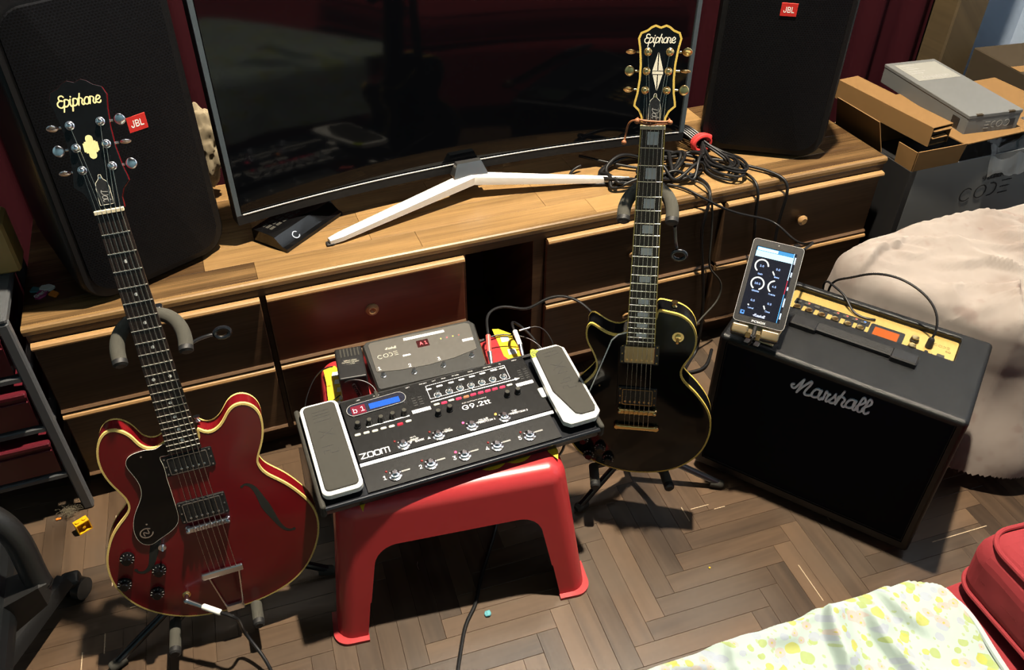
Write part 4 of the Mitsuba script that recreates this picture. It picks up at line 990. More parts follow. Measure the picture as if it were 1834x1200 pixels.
def led_btn(x, y, lit, w=13, h=6.5):
    m = bprism(rrect(-w / 2000, w / 2000, -h / 2000, h / 2000, h / 2300), .0022, .0006)
    part(pb, 'button', m, M_LEDOFF if lit is None else M_EMITBASE, mm(x, y, 1.8), emit=lit)
RED = (2.6, .12, .25); ORG = (1.6, .55, .12)
for i, (x, y) in enumerate(((106.4, 157.1), (124.7, 157), (142.5, 156.2), (160.7, 157.4), (178, 156.8), (196.2, 157.4), (214.7, 159.3))): led_btn(x, ya(x, y) - 2, (1.6, .05, .10) if i == 5 else None)
for i, (x, y) in enumerate(((284.5, 185.2), (301.2, 185.1), (317.5, 186.4), (334.3, 186.3), (351.3, 186.2), (367.9, 187.5), (385, 187.5), (401.4, 187.7), (417.9, 187.9), (435.3, 187.8), (452, 188.1))):
    led_btn(x, ya(x, y) - 2, None if i in (0, 2, 10) else ((1.5, .5, .2) if i == 4 else RED), 13.5, 6)
# printed lines and lettering of the top plate
def pl(points, w=.8, name='printed_line'):
    return strokes([[(a / 1000, b / 1000) for a, b in points]], w / 1000, .0003, False)
prints = [pl([(278, 238), (463, 240), (461, 198), (277, 199), (278, 238)], 1.4), pl([(130, 168), (220, 168.5)], 3.2), pl([(276, 190), (366, 192)], 3.0), pl([(372, 192), (470, 191)], 3.0), pl([(372, 192), (372, 198)], 1.5),
          pl([(278, 227), (286, 227)], 5), pl([(302, 229), (312, 229)], 5), pl([(330, 230), (338, 230)], 5), pl([(354, 231), (363, 231)], 5), pl([(379, 232), (388, 232)], 5), pl([(404, 233), (413, 233)], 5), pl([(430, 234), (440, 234)], 5)]
part(pb, 'printed_lines', cat(prints), M_PRINT, mm(0, 0, 1.85), smooth=False, kind='stuff')
for x0, x1, y in ((229, 270, 175), (466, 506, 173)):
    part(pb, 'printed_label', mbox(x0, x1, y - 5, y + 5, 1.85, 2.2, .0001), M_PRINT, MP, smooth=False)
    part(pb, 'label_text', text('ACCELERATOR' if x0 == 229 else 'Z-PEDAL', .0028, (x0 + x1) / 2000, y / 1000, .0003), M_BLACK, mm(0, 0, 2.2), smooth=False)
part(pb, 'model_name', cat([text('G9.2tt', .0125, .364, .150, .0004, width=.064, bold=True), text('GUITAR EFFECTS CONSOLE', .0026, .364, .163, .0003, width=.056)]), M_PRINT, mm(0, 0, 1.85), smooth=False, label='white printed model name')
zm = strokes([[(0, 1), (1, 1), (.1, 0), (1.1, 0)]], .2, .04, False)
oo = [strokes([[(x, .15), (x, .85), (x + .15, 1), (x + .75, 1), (x + .9, .85), (x + .9, .15), (x + .75, 0), (x + .15, 0), (x, .15)]], .2, .04, False) for x in (1.3, 2.45)]
mm_ = strokes([[(3.6, 0), (3.6, 1), (4.9, 1), (4.9, 0)], [(4.25, 1), (4.25, 0)]], .2, .04, False)
zl = cat([zm, *oo, mm_]); zl.apply_transform(np.diag([.0122, .0125, .0075, 1]))
part(pb, 'maker_name', zl, M_PRINT, mm(97, 90, 1.85), smooth=False, label='white ZOOM lettering')
rear_txt = [text(s, .0030, x / 1000, .2475, .0003) for s, x in (('USB', 130), ('AUDIO', 170), ('LEFT', 240), ('PHONES', 275), ('OUT', 300), ('SEND', 322), ('RETURN', 350), ('LEVEL', 385), ('CONTROL', 425), ('IN', 455), ('INPUT', 490))]
part(pb, 'socket_text', cat(rear_txt), M_PRINT, mm(0, 0, 1.85), smooth=False)
for sm in (text('PRE-AMP', .0046, .447, .2335, .0003, bold=True), text('BANK', .0052, .222, .0975, .0003, bold=True), text('CH A/B', .0046, .364, .106, .0003, bold=True), text('FUNCTION 1', .0046, .369, .0995, .0003, bold=True), text('TAP', .0046, .434, .106, .0003, bold=True), text('FUNCTION 2', .0046, .443, .0995, .0003, bold=True), text('DELAY', .0032, .284, .106, .0003), text('REVERB', .0032, .286, .1, .0003), text('MUTE', .0032, .211, .110, .0003), text('BYPASS', .0032, .213, .1045, .0003)): part(pb, 'small_text', sm, M_PRINT, mm(0, 0, 1.85), smooth=False)
part(pb, 'arrow_mark', cat([prism(Polygon([(.199, .100), (.206, .100), (.2025, .094)]), .0003), prism(Polygon([(.238, .094), (.245, .094), (.2415, .1)]), .0003), prism(Polygon([(.470, .187), (.470, .196), (.482, .1915)]), .0003)]), M_PRINT, mm(0, 0, 1.85), smooth=False)
sl2 = []
for cx0 in (482, 496):
    for i in range(5): sl2.append(mbox(cx0 + i * .3, cx0 + 9 + i * .3, 186 + i * 6.5, 189 + i * 6.5, 1.8, 2.3, .0003))
for cx0 in (238, 252):
    for i in range(4): sl2.append(mbox(cx0, cx0 + 9, 190 + i * 7, 193 + i * 7, 1.8, 2.3, .0003))
part(pb, 'vent_slot', cat(sl2), M_RUBBER, MP, smooth=False, kind='stuff')
# footswitches
def fswitch(x, y, z, num=None, led=None):
    y -= 6
    f = part(pb, 'footswitch', lathe([(.0135, 0), (.0135, .0012), (.0098, .0022), (.0092, .004), (.0092, .0065), (.0072, .0068), (.0064, .007), (.0060, .0105), (.0045, .0116)], 24), M_CHROME, mm(x, y, z))
    part(f, 'bolt', cat([xf(lathe([(.0021, 0), (.0017, .0014)], 8), mm(x + 11.6 * math.cos(a), y + 11.6 * math.sin(a), z + 1.1)) for a in np.arange(6) / 6 * 2 * np.pi + .3]), M_STEEL)
    part(f, 'indicator', lathe([(.0028, 0), (.0024, .0016), (.001, .0024)], 12), M_EMITBASE if led else M_REDOFF, mm(x - 14.5, y + 14.5, z), emit=led)
    part(f, 'label_bar', cat([mbox(x + 14, x + 32, y + 3.5, y + 7.5, z, z + .3, .0001)]), M_SOFTPRINT, MP, smooth=False)
    if num: part(f, 'number', text(num, .0095, (x - 21) / 1000, (y + 1) / 1000, .0003, bold=True), M_PRINT, mm(0, 0, z + .1), smooth=False)
for i, (x, y) in enumerate(((187, 102.6), (261.5, 102.4), (335, 102.6), (407.6, 101.7))): fswitch(x, y, 1.8, None, (None, None, (7, .35, .8), (7, 1.8, .25))[i])
for i, (x, y) in enumerate(((151, 37), (225.3, 39), (296.1, 37), (366.8, 37.4), (440.1, 40))): fswitch(x, y, -2.3, str(i + 1), (7, .3, .6) if i == 2 else None)

# ------------------------------------------------------------------ four-button footswitch
fs = thing('footswitch_unit', 'small dark grey four-button footswitch unit behind the long pedal board', 'footswitch unit')
MF = frame((.2145, -.296, .3835), (1, -.018, 0), (.0, .150, .018))
W_, D_ = .252, .152
botz = SH + .001
def fl_(x, y, z=0): return wp(MF, x, y, z)
tp4 = [(0.004, .010), (.008, .004), (W_ - .006, .004), (W_, .012), (W_ + .012, D_ - .012), (W_ + .004, D_), (.010, D_), (0.0, D_ - .01)]
bodyp = [fl_(x, y, 0) for x, y in tp4] + [fl_(x + (W_ / 2 - x) * -.03, y + (D_ / 2 - y) * -.05, -.007) for x, y in tp4] + [V(*fl_(x + (W_ / 2 - x) * -.02, y + (D_ / 2 - y) * -.03)[:2], botz) for x, y in tp4]
part(fs, 'case', hull(bodyp), M_FSW, smooth=18)
pp = Polygon([(.010, .055), (.06, .046), (.125, .042), (.19, .046), (.247, .058), (.254, .140), (.246, .147), (.016, .147), (.010, .140)]).buffer(-.004).buffer(.004)
part(fs, 'plate', bprism(pp, .0012, .0004), M_FSWPLATE, MF)
part(fs, 'code_lettering', code_word(.047, .10, .0003), M_PALE, MF @ tr(.046, .098, .0013) @ rot(3, (0, 0, 1)), smooth=False, label='CODE lettering')
part(fs, 'script_name', script('Marshall', .024, .16, .0003), M_PALE, MF @ tr(.058, .117, .0013), smooth=False, label='script lettering')
part(fs, 'display', bx(.118, .146, .100, .122, .0010, .0018, .0003), M_EMITBASE, MF, emit=(.10, .006, .006), smooth=False)
part(fs, 'digits', cat([text('A', .0095, .128, .111, .0003), text('1', .0095, .139, .111, .0003)]), M_EMITBASE, MF @ tr(0, 0, .0018), emit=(4.2, .5, .5), smooth=False)
part(fs, 'white_bar', bx(.092, .190, .131, .139, .0011, .0015, .0001), M_PRINT, MF, smooth=False)
part(fs, 'bar_text', text('PRESET   MOD   DELAY   REVERB', .0032, .14, .135, .0003, width=.088), M_BLACK, MF @ tr(0, 0, .0015), smooth=False)
for i, c in enumerate(((2.4, 2.0, .3), (4.5, .4, .4), (2.2, 2.2, .25), (1.2, .3, .2))): part(fs, 'indicator', lathe([(.0018, 0), (.0014, .001)], 10), M_EMITBASE, MF @ tr(.176 + .0145 * i, .113 - .0003 * i, .0012), emit=c)
part(fs, 'printed_label', cat([bx(.222, .248, .088, .096, .0011, .0014, .0001), bx(.078, .096, .083, .088, .0011, .0014, .0001)]), M_PRINT, MF, smooth=False)
for i, (x, y) in enumerate(((.0225, .044), (.090, .034), (.158, .034), (.228, .044))):
    f = part(fs, 'foot_button', lathe([(.0062, 0), (.0062, .0018), (.0045, .0024), (.0042, .006), (.0046, .0065), (.0046, .010), (.0036, .0115)], 18), M_CHROME, MF @ tr(x, y - .004, 0))
    if i < 3: part(f, 'number', text(str(i + 1), .0095, x - .004, y + .019, .0003, bold=True), M_PRINT, MF @ tr(0, 0, .0013), smooth=False)

# ------------------------------------------------------------------ power adapter
pa = thing('power_adapter', 'black plug-in power adapter on the back left corner of the red stool', 'adapter')
MA_ = frame((.1385, -.268, SH), (1, -.10, 0), (.10, 1, 0))
part(pa, 'case', rbox(0, .061, 0, .105, 0, .078, .004, 10), M_BLACK, MA_)
for i in range(6): part(pa, 'vent_slot', bx(.011 + .0078 * i, .0145 + .0078 * i, .072, .100, .0775, .0786, .0003), M_GREYRUBBER, MA_, smooth=False)
part(pa, 'rating_plate', bx(.012, .050, .040, .064, .0776, .0783, .0002), M_BLACKM, MA_, smooth=False)
part(pa, 'rating_text', cat([text('INPUT 230V', .0034, .031, .058, .0003), text('OUTPUT DC 15V', .0034, .031, .052, .0003), text('- + 1.5A', .0034, .031, .046, .0003)]), M_PALE, MA_ @ tr(0, 0, .0783), smooth=False)
t_ = np.linspace(0, 1, 90); hx = [(.166 + .014 * t + .004 * math.cos(52 * t), -.275 + .0 * t, .402 - .048 * t + .0045 * math.sin(52 * t)) for t in t_]
part(pa, 'coiled_lead', tube([(x, y - .004, z) for x, y, z in hx], .0013, 6), M_CABLE)
part(pa, 'lead', tube(spline([(.150, -.270, .408), (.185, -.282, .412), (.205, -.300, .402), (.206, -.318, .396)], 24), .0018, 8), M_CABLE)
part(pa, 'lead_plug', tube([(.206, -.312, .399), (.206, -.335, .392)], .0042, 10), M_GREYRUBBER)
pw = thing('thin_wire', 'thin black wire looping off the left edge of the red stool', 'wire')
part(pw, 'wire', tube(spline([(.1375, -.195, .396), (.105, -.20, .392), (.075, -.225, .37), (.056, -.27, .33), (.075, -.31, .32), (.10, -.29, .345), (.115, -.26, .349), (.138, -.245, .352)], 50), .0013, 6), M_CABLE)

# plugs and leads along the back of the pedal board
def plug_lead(label, sleeve_pts, tip, mt, cable_pts, r=.0034, cat_='cable', sl='plastic sleeve'):
    t = thing('patch_cable', label, cat_)
    a, b = V(*sleeve_pts[0]), V(*sleeve_pts[1]); d = (b - a) / np.linalg.norm(b - a)
    part(t, 'sleeve', tube([a - d * .002, a, b, b + d * .002], [.004, .0058, .0062, .0045], 14), mt, label=sl)
    part(t, 'plug', tube([a, a + (V(*tip) - a) * .45, a + (V(*tip) - a) * .5, V(*tip)], [.0056, .0050, .0040, .0034], 14), M_CHROME)
    part(t, 'wire', tube(spline([b, b + d * .02, *cable_pts], 60), r, 8), M_CABLE)
    return t
plug_lead('black cable with a red-sleeved plug arching from the pedal board to the black guitar', [(.486, -.262, .389), (.497, -.222, .404)], (.478, -.304, .372), M_PINKRED, [(.512, -.180, .428), (.560, -.166, .432), (.6035, -.190, .432), (.655, -.200, .455), (.69, -.215, .463), (.72, -.246, .458), (.745, -.290, .43), (.76, -.33, .38)], sl='red plastic sleeve')
plug_lead('black cable with a white-sleeved plug at the back right of the pedal board', [(.562, -.262, .388), (.564, -.222, .398)], (.552, -.318, .374), M_WHITE, [(.575, -.185, .395), (.600, -.20, .375), (.625, -.26, .33), (.640, -.33, .25), (.645, -.36, .12), (.63, -.30, .01), (.5, -.2, .006)], sl='white plastic sleeve')
t = thing('thin_lead', 'thin lead with a silver tip above the back right corner of the red stool', 'cable')
part(t, 'plug', tube([(.574, -.2253, .40), (.600, -.226, .402)], .0022, 8), M_STEEL)
part(t, 'wire', tube(spline([(.600, -.226, .402), (.628, -.234, .398), (.644, -.270, .37), (.648, -.30, .31), (.66, -.30, .1), (.67, -.25, .006)], 40), .0016, 8), M_CABLE)
t = thing('control_lead', 'thin black lead plugged into the right side of the small footswitch unit', 'cable')
part(t, 'plug', tube([(.472, -.200, .372), (.500, -.199, .374)], [.0048, .0038], 10), M_RUBBER)
part(t, 'wire', tube(spline([(.500, -.199, .374), (.53, -.198, .378), (.556, -.204, .376), (.60, -.235, .372), (.63, -.29, .34), (.64, -.33, .2), (.65, -.30, .006)], 40), .0017, 8), M_CABLE)
wt = thing('cable_tag', 'small white plug sleeve lying at the back left corner of the red stool', 'plug')
part(wt, 'sleeve', tube([(.100, -.276, SH + .006), (.135, -.262, SH + .006)], .0056, 12), M_WHITE)
part(wt, 'tip', tube([(.094, -.279, SH + .006), (.102, -.2755, SH + .006)], .0035, 10), M_PINKRED)
fc = thing('floor_cable', 'black cable running across the floor from under the red stool', 'cable')
part(fc, 'wire', tube(spline([(.47, -.30, .005), (.40, -.50, .005), (.335, -.60, .005), (.3115, -.6397, .005), (.2867, -.667, .005), (.2523, -.725, .005), (.2301, -.770, .005), (.20, -.86, .005), (.2, -1.0, .005)], 60), .0042, 8), M_CABLE)
bt = thing('bent_wire', 'tiny bent pale wire on the floor under the red stool', 'wire')
part(bt, 'wire', tube(spline([(.226, -.482, .0025), (.222, -.497, .0025), (.2235, -.5045, .0025)], 12), .0008, 6), M_STEEL)
bl = single('plastic_scrap', 'tiny crumpled blue plastic scrap on the floor in front of the red stool', 'scrap', crumple(.333, -.667, .004, .007, 5, (1, 1, .5)), M_TEAL)

# ------------------------------------------------------------------ amplifier
am = thing('guitar_amplifier', 'black combo guitar amplifier with silver script logo, standing on the floor', 'amplifier')
AA = -.935
MA = frame((.979, -.442, 0), (math.cos(AA), math.sin(AA), 0), (-math.sin(AA), math.cos(AA), 0))
def B(x0, x1, y0, y1, z0, z1, c=.001): return bx(x0 / 1000, x1 / 1000, y0 / 1000, y1 / 1000, z0 / 1000, z1 / 1000, c)
def mf_box(x0, x1, y0, y1, z0, z1): return m3.Manifold.cube([(x1 - x0) / 1000, (y1 - y0) / 1000, (z1 - z0) / 1000]).translate([x0 / 1000, y0 / 1000, z0 / 1000])
s = m3.Manifold.sphere(.011, 32)
case = m3.Manifold.batch_hull([s.translate([x, y, z]) for x in (.011, .522) for y in (.011, .298) for z in (.026, .429)])
case = case - mf_box(19, 514, -10, 9, 44, 424)
rs = m3.Manifold.sphere(.006, 16)
case = case - m3.Manifold.batch_hull([rs.translate([x, y, z]) for x in (.092, .464) for y in (.196, .274) for z in (.433, .47)])
part(am, 'case', tomesh(case), M_TOLEX, MA, smooth=30)
part(am, 'grille', B(19, 514, 5, 9, 44, 424, .0005), M_GRILLE, MA, smooth=False)
gr_ = [[.021, .046], [.512, .046], [.512, .422], [.021, .422]]
part(am, 'piping', tube([(x, .004, z) for x, z in gr_], .0022, 8, True), M_BLACKM, MA)
part(am, 'logo', script('Marshall', .158, .17, .004, .16), M_AMPLOGO, MA @ frame((.269, .0052, .376), (1, 0, .085), (-.085, 0, 1)), smooth=20, label='silver script logo')
part(am, 'recess_edge', tube([(.088, .2845, .4385), (.094, .2845, .440), (.462, .2845, .440), (.468, .2845, .4385)], .0052, 14), M_TOLEX, MA)
for x in (.05, .483):
    for y in (.04, .27): part(am, 'foot', cyl((x, y, 0), (x, y, .018), .017, .015), M_RUBBER, MA)
ZP = .4285
part(am, 'control_panel', bprism(rrect(.088, .468, .192, .278, .006), .002, .0005, ZP), M_AMPGOLD, MA)
part(am, 'panel_print', cat([prism(Polygon([(.102, .224), (.102, .246), (.278, .246), (.278, .224)]).union(unary_union([sbox(x - .010, .192, x + .010, .23) for x in (.116, .144, .174, .205, .235, .263)])), .0003)]), M_BLACK, MA @ tr(0, 0, ZP + .002), smooth=False)
for i, x in enumerate((.111, .132, .155, .178, .201, .223, .244, .264)):
    lit = {1: (1.5, .25, .15), 4: (1.7, .25, .15), 5: (1.7, .25, .15), 6: (1.7, .3, .2), 7: (.25, .55, 2.2)}.get(i)
    b = part(am, 'button', bx(x - .0065, x + .0065, .229, .2385, ZP + .0015, ZP + .0045, .0008), M_GREYRUBBER, MA)
    if lit: part(b, 'lamp', bx(x + .0005, x + .0055, .2345, .2385, ZP + .0042, ZP + .0050, .0002), M_EMITBASE, MA, emit=lit, smooth=False)
for x, y in ((116, 201), (144, 201), (174, 200), (205, 201), (235, 199), (263, 200), (379, 231), (379, 199)):
    x, y = x / 1000, y / 1000
    k = part(am, 'knob', lathe([(.0098, 0), (.0096, .006), (.0086, .007), (.0084, .011)], 22), M_BLACK, MA @ tr(x, y - .003, ZP + .002))
    part(k, 'brass_cap', lathe([(.0084, 0), (.0082, .0022), (.0074, .0030), (.0060, .0026)], 22), M_GOLD, MA @ tr(x, y - .003, ZP + .012))
dsp = part(am, 'display', bprism(rrect(.281, .357, .196, .243, .004), .003, .0006, ZP + .001), M_BLACK, MA)
part(dsp, 'orange_screen', bx(.291, .346, .200, .233, ZP + .0038, ZP + .0043, .0001), M_EMITBASE, MA, emit=(1.0, .17, .012), smooth=False)
for x, y in ((.410, .206), (.410, .189)): part(am, 'socket', lathe([(.0042, 0), (.004, .0006), (.0025, .0003)], 14), M_BLACK, MA @ tr(x, y, ZP + .002))
part(am, 'power_switch', bx(.432, .448, .190, .207, ZP + .001, ZP + .007, .001), M_GREYRUBBER, MA)
part(am, 'code_lettering', code_word(.034, .09, .0003), M_CARDIN, MA @ tr(.436, .243, ZP + .002), smooth=False, label='CODE lettering')
for tx, th_, x, y in (('50', .007, .452, .229), ('1', .004, .422, .205), ('2', .004, .422, .188)): part(am, 'panel_number', text(tx, th_, x, y, .0003), M_CARDIN, MA @ tr(0, 0, ZP + .002), smooth=False)
hd = part(am, 'handle', bprism(rrect(.150, .376, .122, .150, .004), .009, .003, .443), M_RUBBER, MA)
for x0, x1 in ((.122, .182), (.346, .402)): part(hd, 'end_cap', bprism(rrect(x0, x1, .114, .150, .004), .015, .003, .4395), M_BLACK, MA)
for i in range(5): part(hd, 'rib', bx(.184, .344, .1255 + .0052 * i, .1275 + .0052 * i, .4515, .4530, .0005), M_RUBBER, MA)

# lead in the amplifier's panel
ac = thing('amplifier_lead', 'thin black lead looping from the brass panel of the amplifier over its back edge', 'cable')
part(ac, 'plug', tube([(.411, .224, .432), (.411, .226, .452), (.411, .228, .456)], [.008, .007, .004], 12), M_RUBBER, MA)
part(ac, 'wire', tube(spline([(.411, .228, .455), (.411, .240, .478), (.395, .262, .505), (.345, .285, .530), (.285, .300, .533), (.235, .308, .515), (.195, .315, .485), (.168, .323, .462), (.158, .335, .40), (.156, .335, .2)], 60), .0027, 8), M_CABLE, MA)
ac2 = thing('amplifier_lead', 'second thin black lead dropping over the back edge of the amplifier to its brass panel', 'cable')
part(ac2, 'wire', tube(spline([(.146, .335, .40), (.152, .326, .449), (.170, .310, .452), (.205, .282, .450), (.236, .256, .436), (.262, .250, .4345), (.285, .256, .4345)], 40), .0026, 8), M_CABLE, MA)

# ------------------------------------------------------------------ tablet in its gold holder
tb = thing('tablet', 'small tablet with glowing screen of dials propped upright on the amplifier', 'tablet')
MT = frame((.987, -.465, .498), (.766, -.639, -.064), (.488, .515, .704))
part(tb, 'case', bprism(rrect(0, .111, 0, .190, .008), .0085, .001, -.009), M_BLACK, MT)
part(tb, 'rim', prism(rrect(-.0006, .1116, -.0006, .1906, .0086).difference(rrect(.0006, .1104, .0006, .1894, .0074)), .0006, -.0009), M_SOFTPRINT, MT, smooth=False)
part(tb, 'screen', bx(.0095, .098, .0150, .1740, -.0008, .0002, .0001), M_EMITBASE, MT, emit=(.0015, .005, .018), smooth=False)
part(tb, 'camera', lathe([(.0016, 0), (.0012, .0003)], 10), M_SOFTPRINT, MT @ tr(.056, .1835, -.0004))
part(tb, 'title_bar', cat([bx(.0115, .0935, .1505, .1640, .0002, .0004, .00005)]), M_EMITBASE, MT, emit=(.85, 1.6, 1.9), smooth=False)
part(tb, 'status_bar', cat([bx(.0115, .0935, .1642, .1728, .0002, .0004, .00005)]), M_EMITBASE, MT, emit=(.08, .42, .85), smooth=False)
part(tb, 'title_text', cat([bx(.013, .058, .1650, .1715, .0004, .0005, .00005)]), M_EMITBASE, MT, emit=(1.0, 1.5, 1.8), smooth=False)
def arc(cx, cy, r, a0, a1): return [((cx + r * math.cos(t)) / 1000, (cy + r * math.sin(t)) / 1000) for t in np.radians(np.linspace(a0, a1, 28))]
part(tb, 'dial', strokes([arc(31, 131, 14, 10, 235)], .0034, .0002, False), M_EMITBASE, MT @ tr(0, 0, .0002), emit=(1.25, 1.3, 1.15), smooth=False)
part(tb, 'dial', strokes([arc(31.8, 90.5, 13.6, -62, 238)], .0034, .0002, False), M_EMITBASE, MT @ tr(0, 0, .0002), emit=(1.25, 1.3, 1.15), smooth=False)
part(tb, 'dial', strokes([arc(69, 91, 13.5, 105, 235)], .0034, .0002, False), M_EMITBASE, MT @ tr(0, 0, .0002), emit=(1.25, 1.3, 1.15), smooth=False)
part(tb, 'dial_tick', strokes([[(.0575, .1235), (.0615, .1175)], [(.0575, .044), (.0605, .0385)], [(.0242, .040), (.0252, .0395)]], .0032, .0002, False), M_EMITBASE, MT @ tr(0, 0, .0002), emit=(1.25, 1.3, 1.15), smooth=False)
vals = [('2.0', 31.5, 131, 5.5), ('Gain', 32, 112.5, 4.6), ('0.0', 67, 131, 5.5), ('Bass', 68, 113.3, 4.6), ('10.0', 31.8, 90.5, 5.5), ('Middle', 31.7, 73.2, 4.6), ('4.5', 68, 91.5, 5.5), ('Treble', 67.2, 73.4, 4.6), ('0.0', 31.3, 51.3, 5.5), ('0.0', 68, 51.8, 5.5), ('Level', 31.3, 33.8, 4.6), ('Time', 67.6, 33.8, 4.6)]
part(tb, 'screen_text', cat([text(a, c / 1000 * .8, x / 1000, y / 1000, .0002, bold=True) for a, x, y, c in vals]), M_EMITBASE, MT @ tr(0, 0, .0002), emit=(.65, .95, 1.6), smooth=False)
part(tb, 'script_name', script('Marshall', .024, .2, .0002), M_EMITBASE, MT @ tr(.0535, .0195, .0002), emit=(1.1, 1.2, 1.5), smooth=False)
part(tb, 'icon', cat([prism(sbox(.0115, .0145, .0205, .0235).difference(sbox(.0145, .018, .0185, .0215)), .0002)]), M_EMITBASE, MT @ tr(0, 0.002, .0002), emit=(.15, .45, 1.1), smooth=False)
part(tb, 'slider', cat([bx(.0915, .0932, .112, .1740, .0002, .0004, .00005)]), M_EMITBASE, MT, emit=(.8, 1.2, 1.6), smooth=False)
part(tb, 'slider', cat([bx(.0915, .0932, .080, .112, .0002, .0004, .00005)]), M_EMITBASE, MT, emit=(.8, .03, .08), smooth=False)
part(tb, 'slider', cat([bx(.0915, .0932, .0150, .080, .0002, .0004, .00005)]), M_EMITBASE, MT, emit=(.12, .6, 1.2), smooth=False)
part(tb, 'side_mark', cat([bx(.0950, .0982, y - l, y + l, .0002, .0004, .00005) for y, l in ((.158, .008), (.126, .0055), (.094, .004), (.062, .0100), (.031, .007))]), M_EMITBASE, MT, emit=(.9, 1.1, 1.4), smooth=False)
part(tb, 'maker_name', text('PCBOX', .0045, .0555, .0065, .0002, width=.030, bold=True), M_PRINT, MT @ tr(0, 0, -.0001), smooth=False)
gh = thing('tablet_holder', 'shiny gold tablet holder on the front left corner of the amplifier', 'tablet holder')
MH_ = frame((.987, -.465, .498), (.766, -.639, 0), (.488, .515, .704))
part(gh, 'base_plate', rbox(.022, .118, .018, .110, .4405, .4455, .0022, 8), M_AGEDGOLD, MA)
part(gh, 'back_rest', hull([wp(MT, x, y, z) for x in (.03, .081) for y in (-.022, .110) for z in (-.0125, -.0098)]), M_AGEDGOLD, smooth=False)
for x0, x1 in ((.0015, .0385), (.0655, .1055)):
    part(gh, 'lip', rbox(x0, x1, -.027, -.0055, -.012, .004, .004, 10), M_AGEDGOLD, MT)
part(gh, 'clip', cat([bx(.0345, .0455, -.033, -.020, .002, .006, .001), bx(.0575, .0665, -.033, -.020, .002, .006, .001)]), M_GOLD, MT)
part(gh, 'tray', bx(.002, .105, -.031, -.024, -.014, .001, .003), M_BLACK, MT)
part(gh, 'foot', cat([bx(.056, .068, .002, .018, .4395, .4425, .001), bx(.078, .090, .002, .018, .4395, .4425, .001)]), M_STEEL, MA)
tl_ = thing('tablet_lead', 'short black lead plugged into the bottom edge of the tablet', 'cable')
part(tl_, 'plug', bx(.0480, .0560, -.026, -.002, -.008, -.001, .002), M_RUBBER, MT)
part(tl_, 'wire', tube(spline([wp(MT, .052, -.024, -.004), wp(MT, .052, -.034, .003), wp(MT, .05, -.042, -.006), wp(MT, .05, -.040, -.035), wp(MT, .07, .0, -.05)], 24), .0022, 8), M_CABLE)

# ------------------------------------------------------------------ cables on the cabinet
def cable(label, pts, r, n=90, name='cable', group=None, mt=M_CABLE, closed=False, zmin=TZ):
    p = spline(pts, n)
    return single(name, label, 'cable', tube(p, r, 8), mt, smooth=True, group=group)
def coil(cx, cy, rx, ry, turns, ang, seed, z0=TZ + .006, jit=.014, lift=.035):
    q = np.random.default_rng(seed); out = []
    n = int(turns * 10)
    for i in range(n):
        a = 2 * np.pi * i / 10; k = 1 + q.uniform(-.2, .14)
        x, y = rx * k * math.cos(a), ry * k * math.sin(a)
        out.append((cx + x * math.cos(ang) - y * math.sin(ang) + q.uniform(-jit, jit), cy + x * math.sin(ang) + y * math.cos(ang) + q.uniform(-jit, jit), z0 + q.uniform(0, lift)))
    return out
cable('thick black cable coiled loosely behind the neck of the black guitar', coil(1.075, .150, .125, .065, 3.3, .15, 3, lift=.03), .0052, 200, 'coiled_cable')
cable('black cable in wide loops to the right of the neck of the black guitar', coil(1.165, .135, .088, .075, 3.0, 0, 8, lift=.045), .0046, 180, 'coiled_cable')
cable('black cable lying in a long flat loop along the top of the cabinet', [(.945, .27, .55), (.99, .235, .545), (1.06, .185, .538), (1.13, .155, .535), (1.19, .16, .533), (1.24, .13, .533), (1.20, .085, .532), (1.10, .095, .532), (.98, .125, .532), (.905, .155, .532), (.888, .19, .532), (.93, .225, .545)], .0040, 120, 'flat_cable')
cable('slim black cable leaving the coils and crossing to the tablet', [(1.03, .13, .532), (1.09, .085, .533), (1.145, .035, .533), (1.165, -.005, .530), (1.24, -.03, .487), (1.33, -.035, .447), (1.40, -.05, .42), (1.40, -.13, .42), (1.34, -.27, .50), (1.24, -.37, .575), (1.185, -.415, .605)], .0034, 90, 'tablet_cable')
# hank with a red strap
hk = thing('cable_hank', 'bundled black cable tied with a red strap by the right loudspeaker', 'cable')
q = np.random.default_rng(5)
for i in range(9):
    a = -.25 + .07 * i + q.uniform(-.02, .02); l = .165 + q.uniform(-.03, .03); w = .030 + .012 * q.random()
    c0 = V(1.300, .205, TZ + .030 + .004 * (i % 3)); d = V(math.sin(a) * .35 + .02, -1, 0); d /= np.linalg.norm(d); s_ = V(d[1], -d[0], 0)
    pts = [c0, c0 + d * l * .35 + s_ * w * .8 - (0, 0, .012), c0 + d * l * .75 + s_ * w - (0, 0, .022 - .002 * i), c0 + d * l + V(0, 0, -.018 + .002 * i), c0 + d * l * .75 - s_ * w - (0, 0, .020 - .002 * i), c0 + d * l * .35 - s_ * w * .8 - (0, 0, .010), c0 + V(.004, 0, .002)]
    part(hk, 'loop', tube(spline(pts, 40), .0036, 8), M_CABLE)
for i in range(5):
    x = 1.295 - .02 + .009 * i
    part(hk, 'loop', tube(spline([(x + .01, .205, TZ + .03), (x - .01, .25, TZ + .05), (x - .02, .29, TZ + .05), (x - .006, .31, TZ + .03), (x + .012, .28, TZ + .02), (x + .014, .22, TZ + .02)], 30), .0036, 8), M_CABLE)
aa_ = np.linspace(0, 2 * np.pi, 25)[:-1]
part(hk, 'strap', cat([tube([(1.302 + .026 * math.cos(t), .214 + dy, TZ + .031 + .022 * math.sin(t)) for t in aa_], .0065, 8, True) for dy in (-.007, .004)] + [rbox(1.312, 1.334, .205, .228, TZ + .034, TZ + .052, .005, 8)]), M_REDFAB, label='red cable strap')
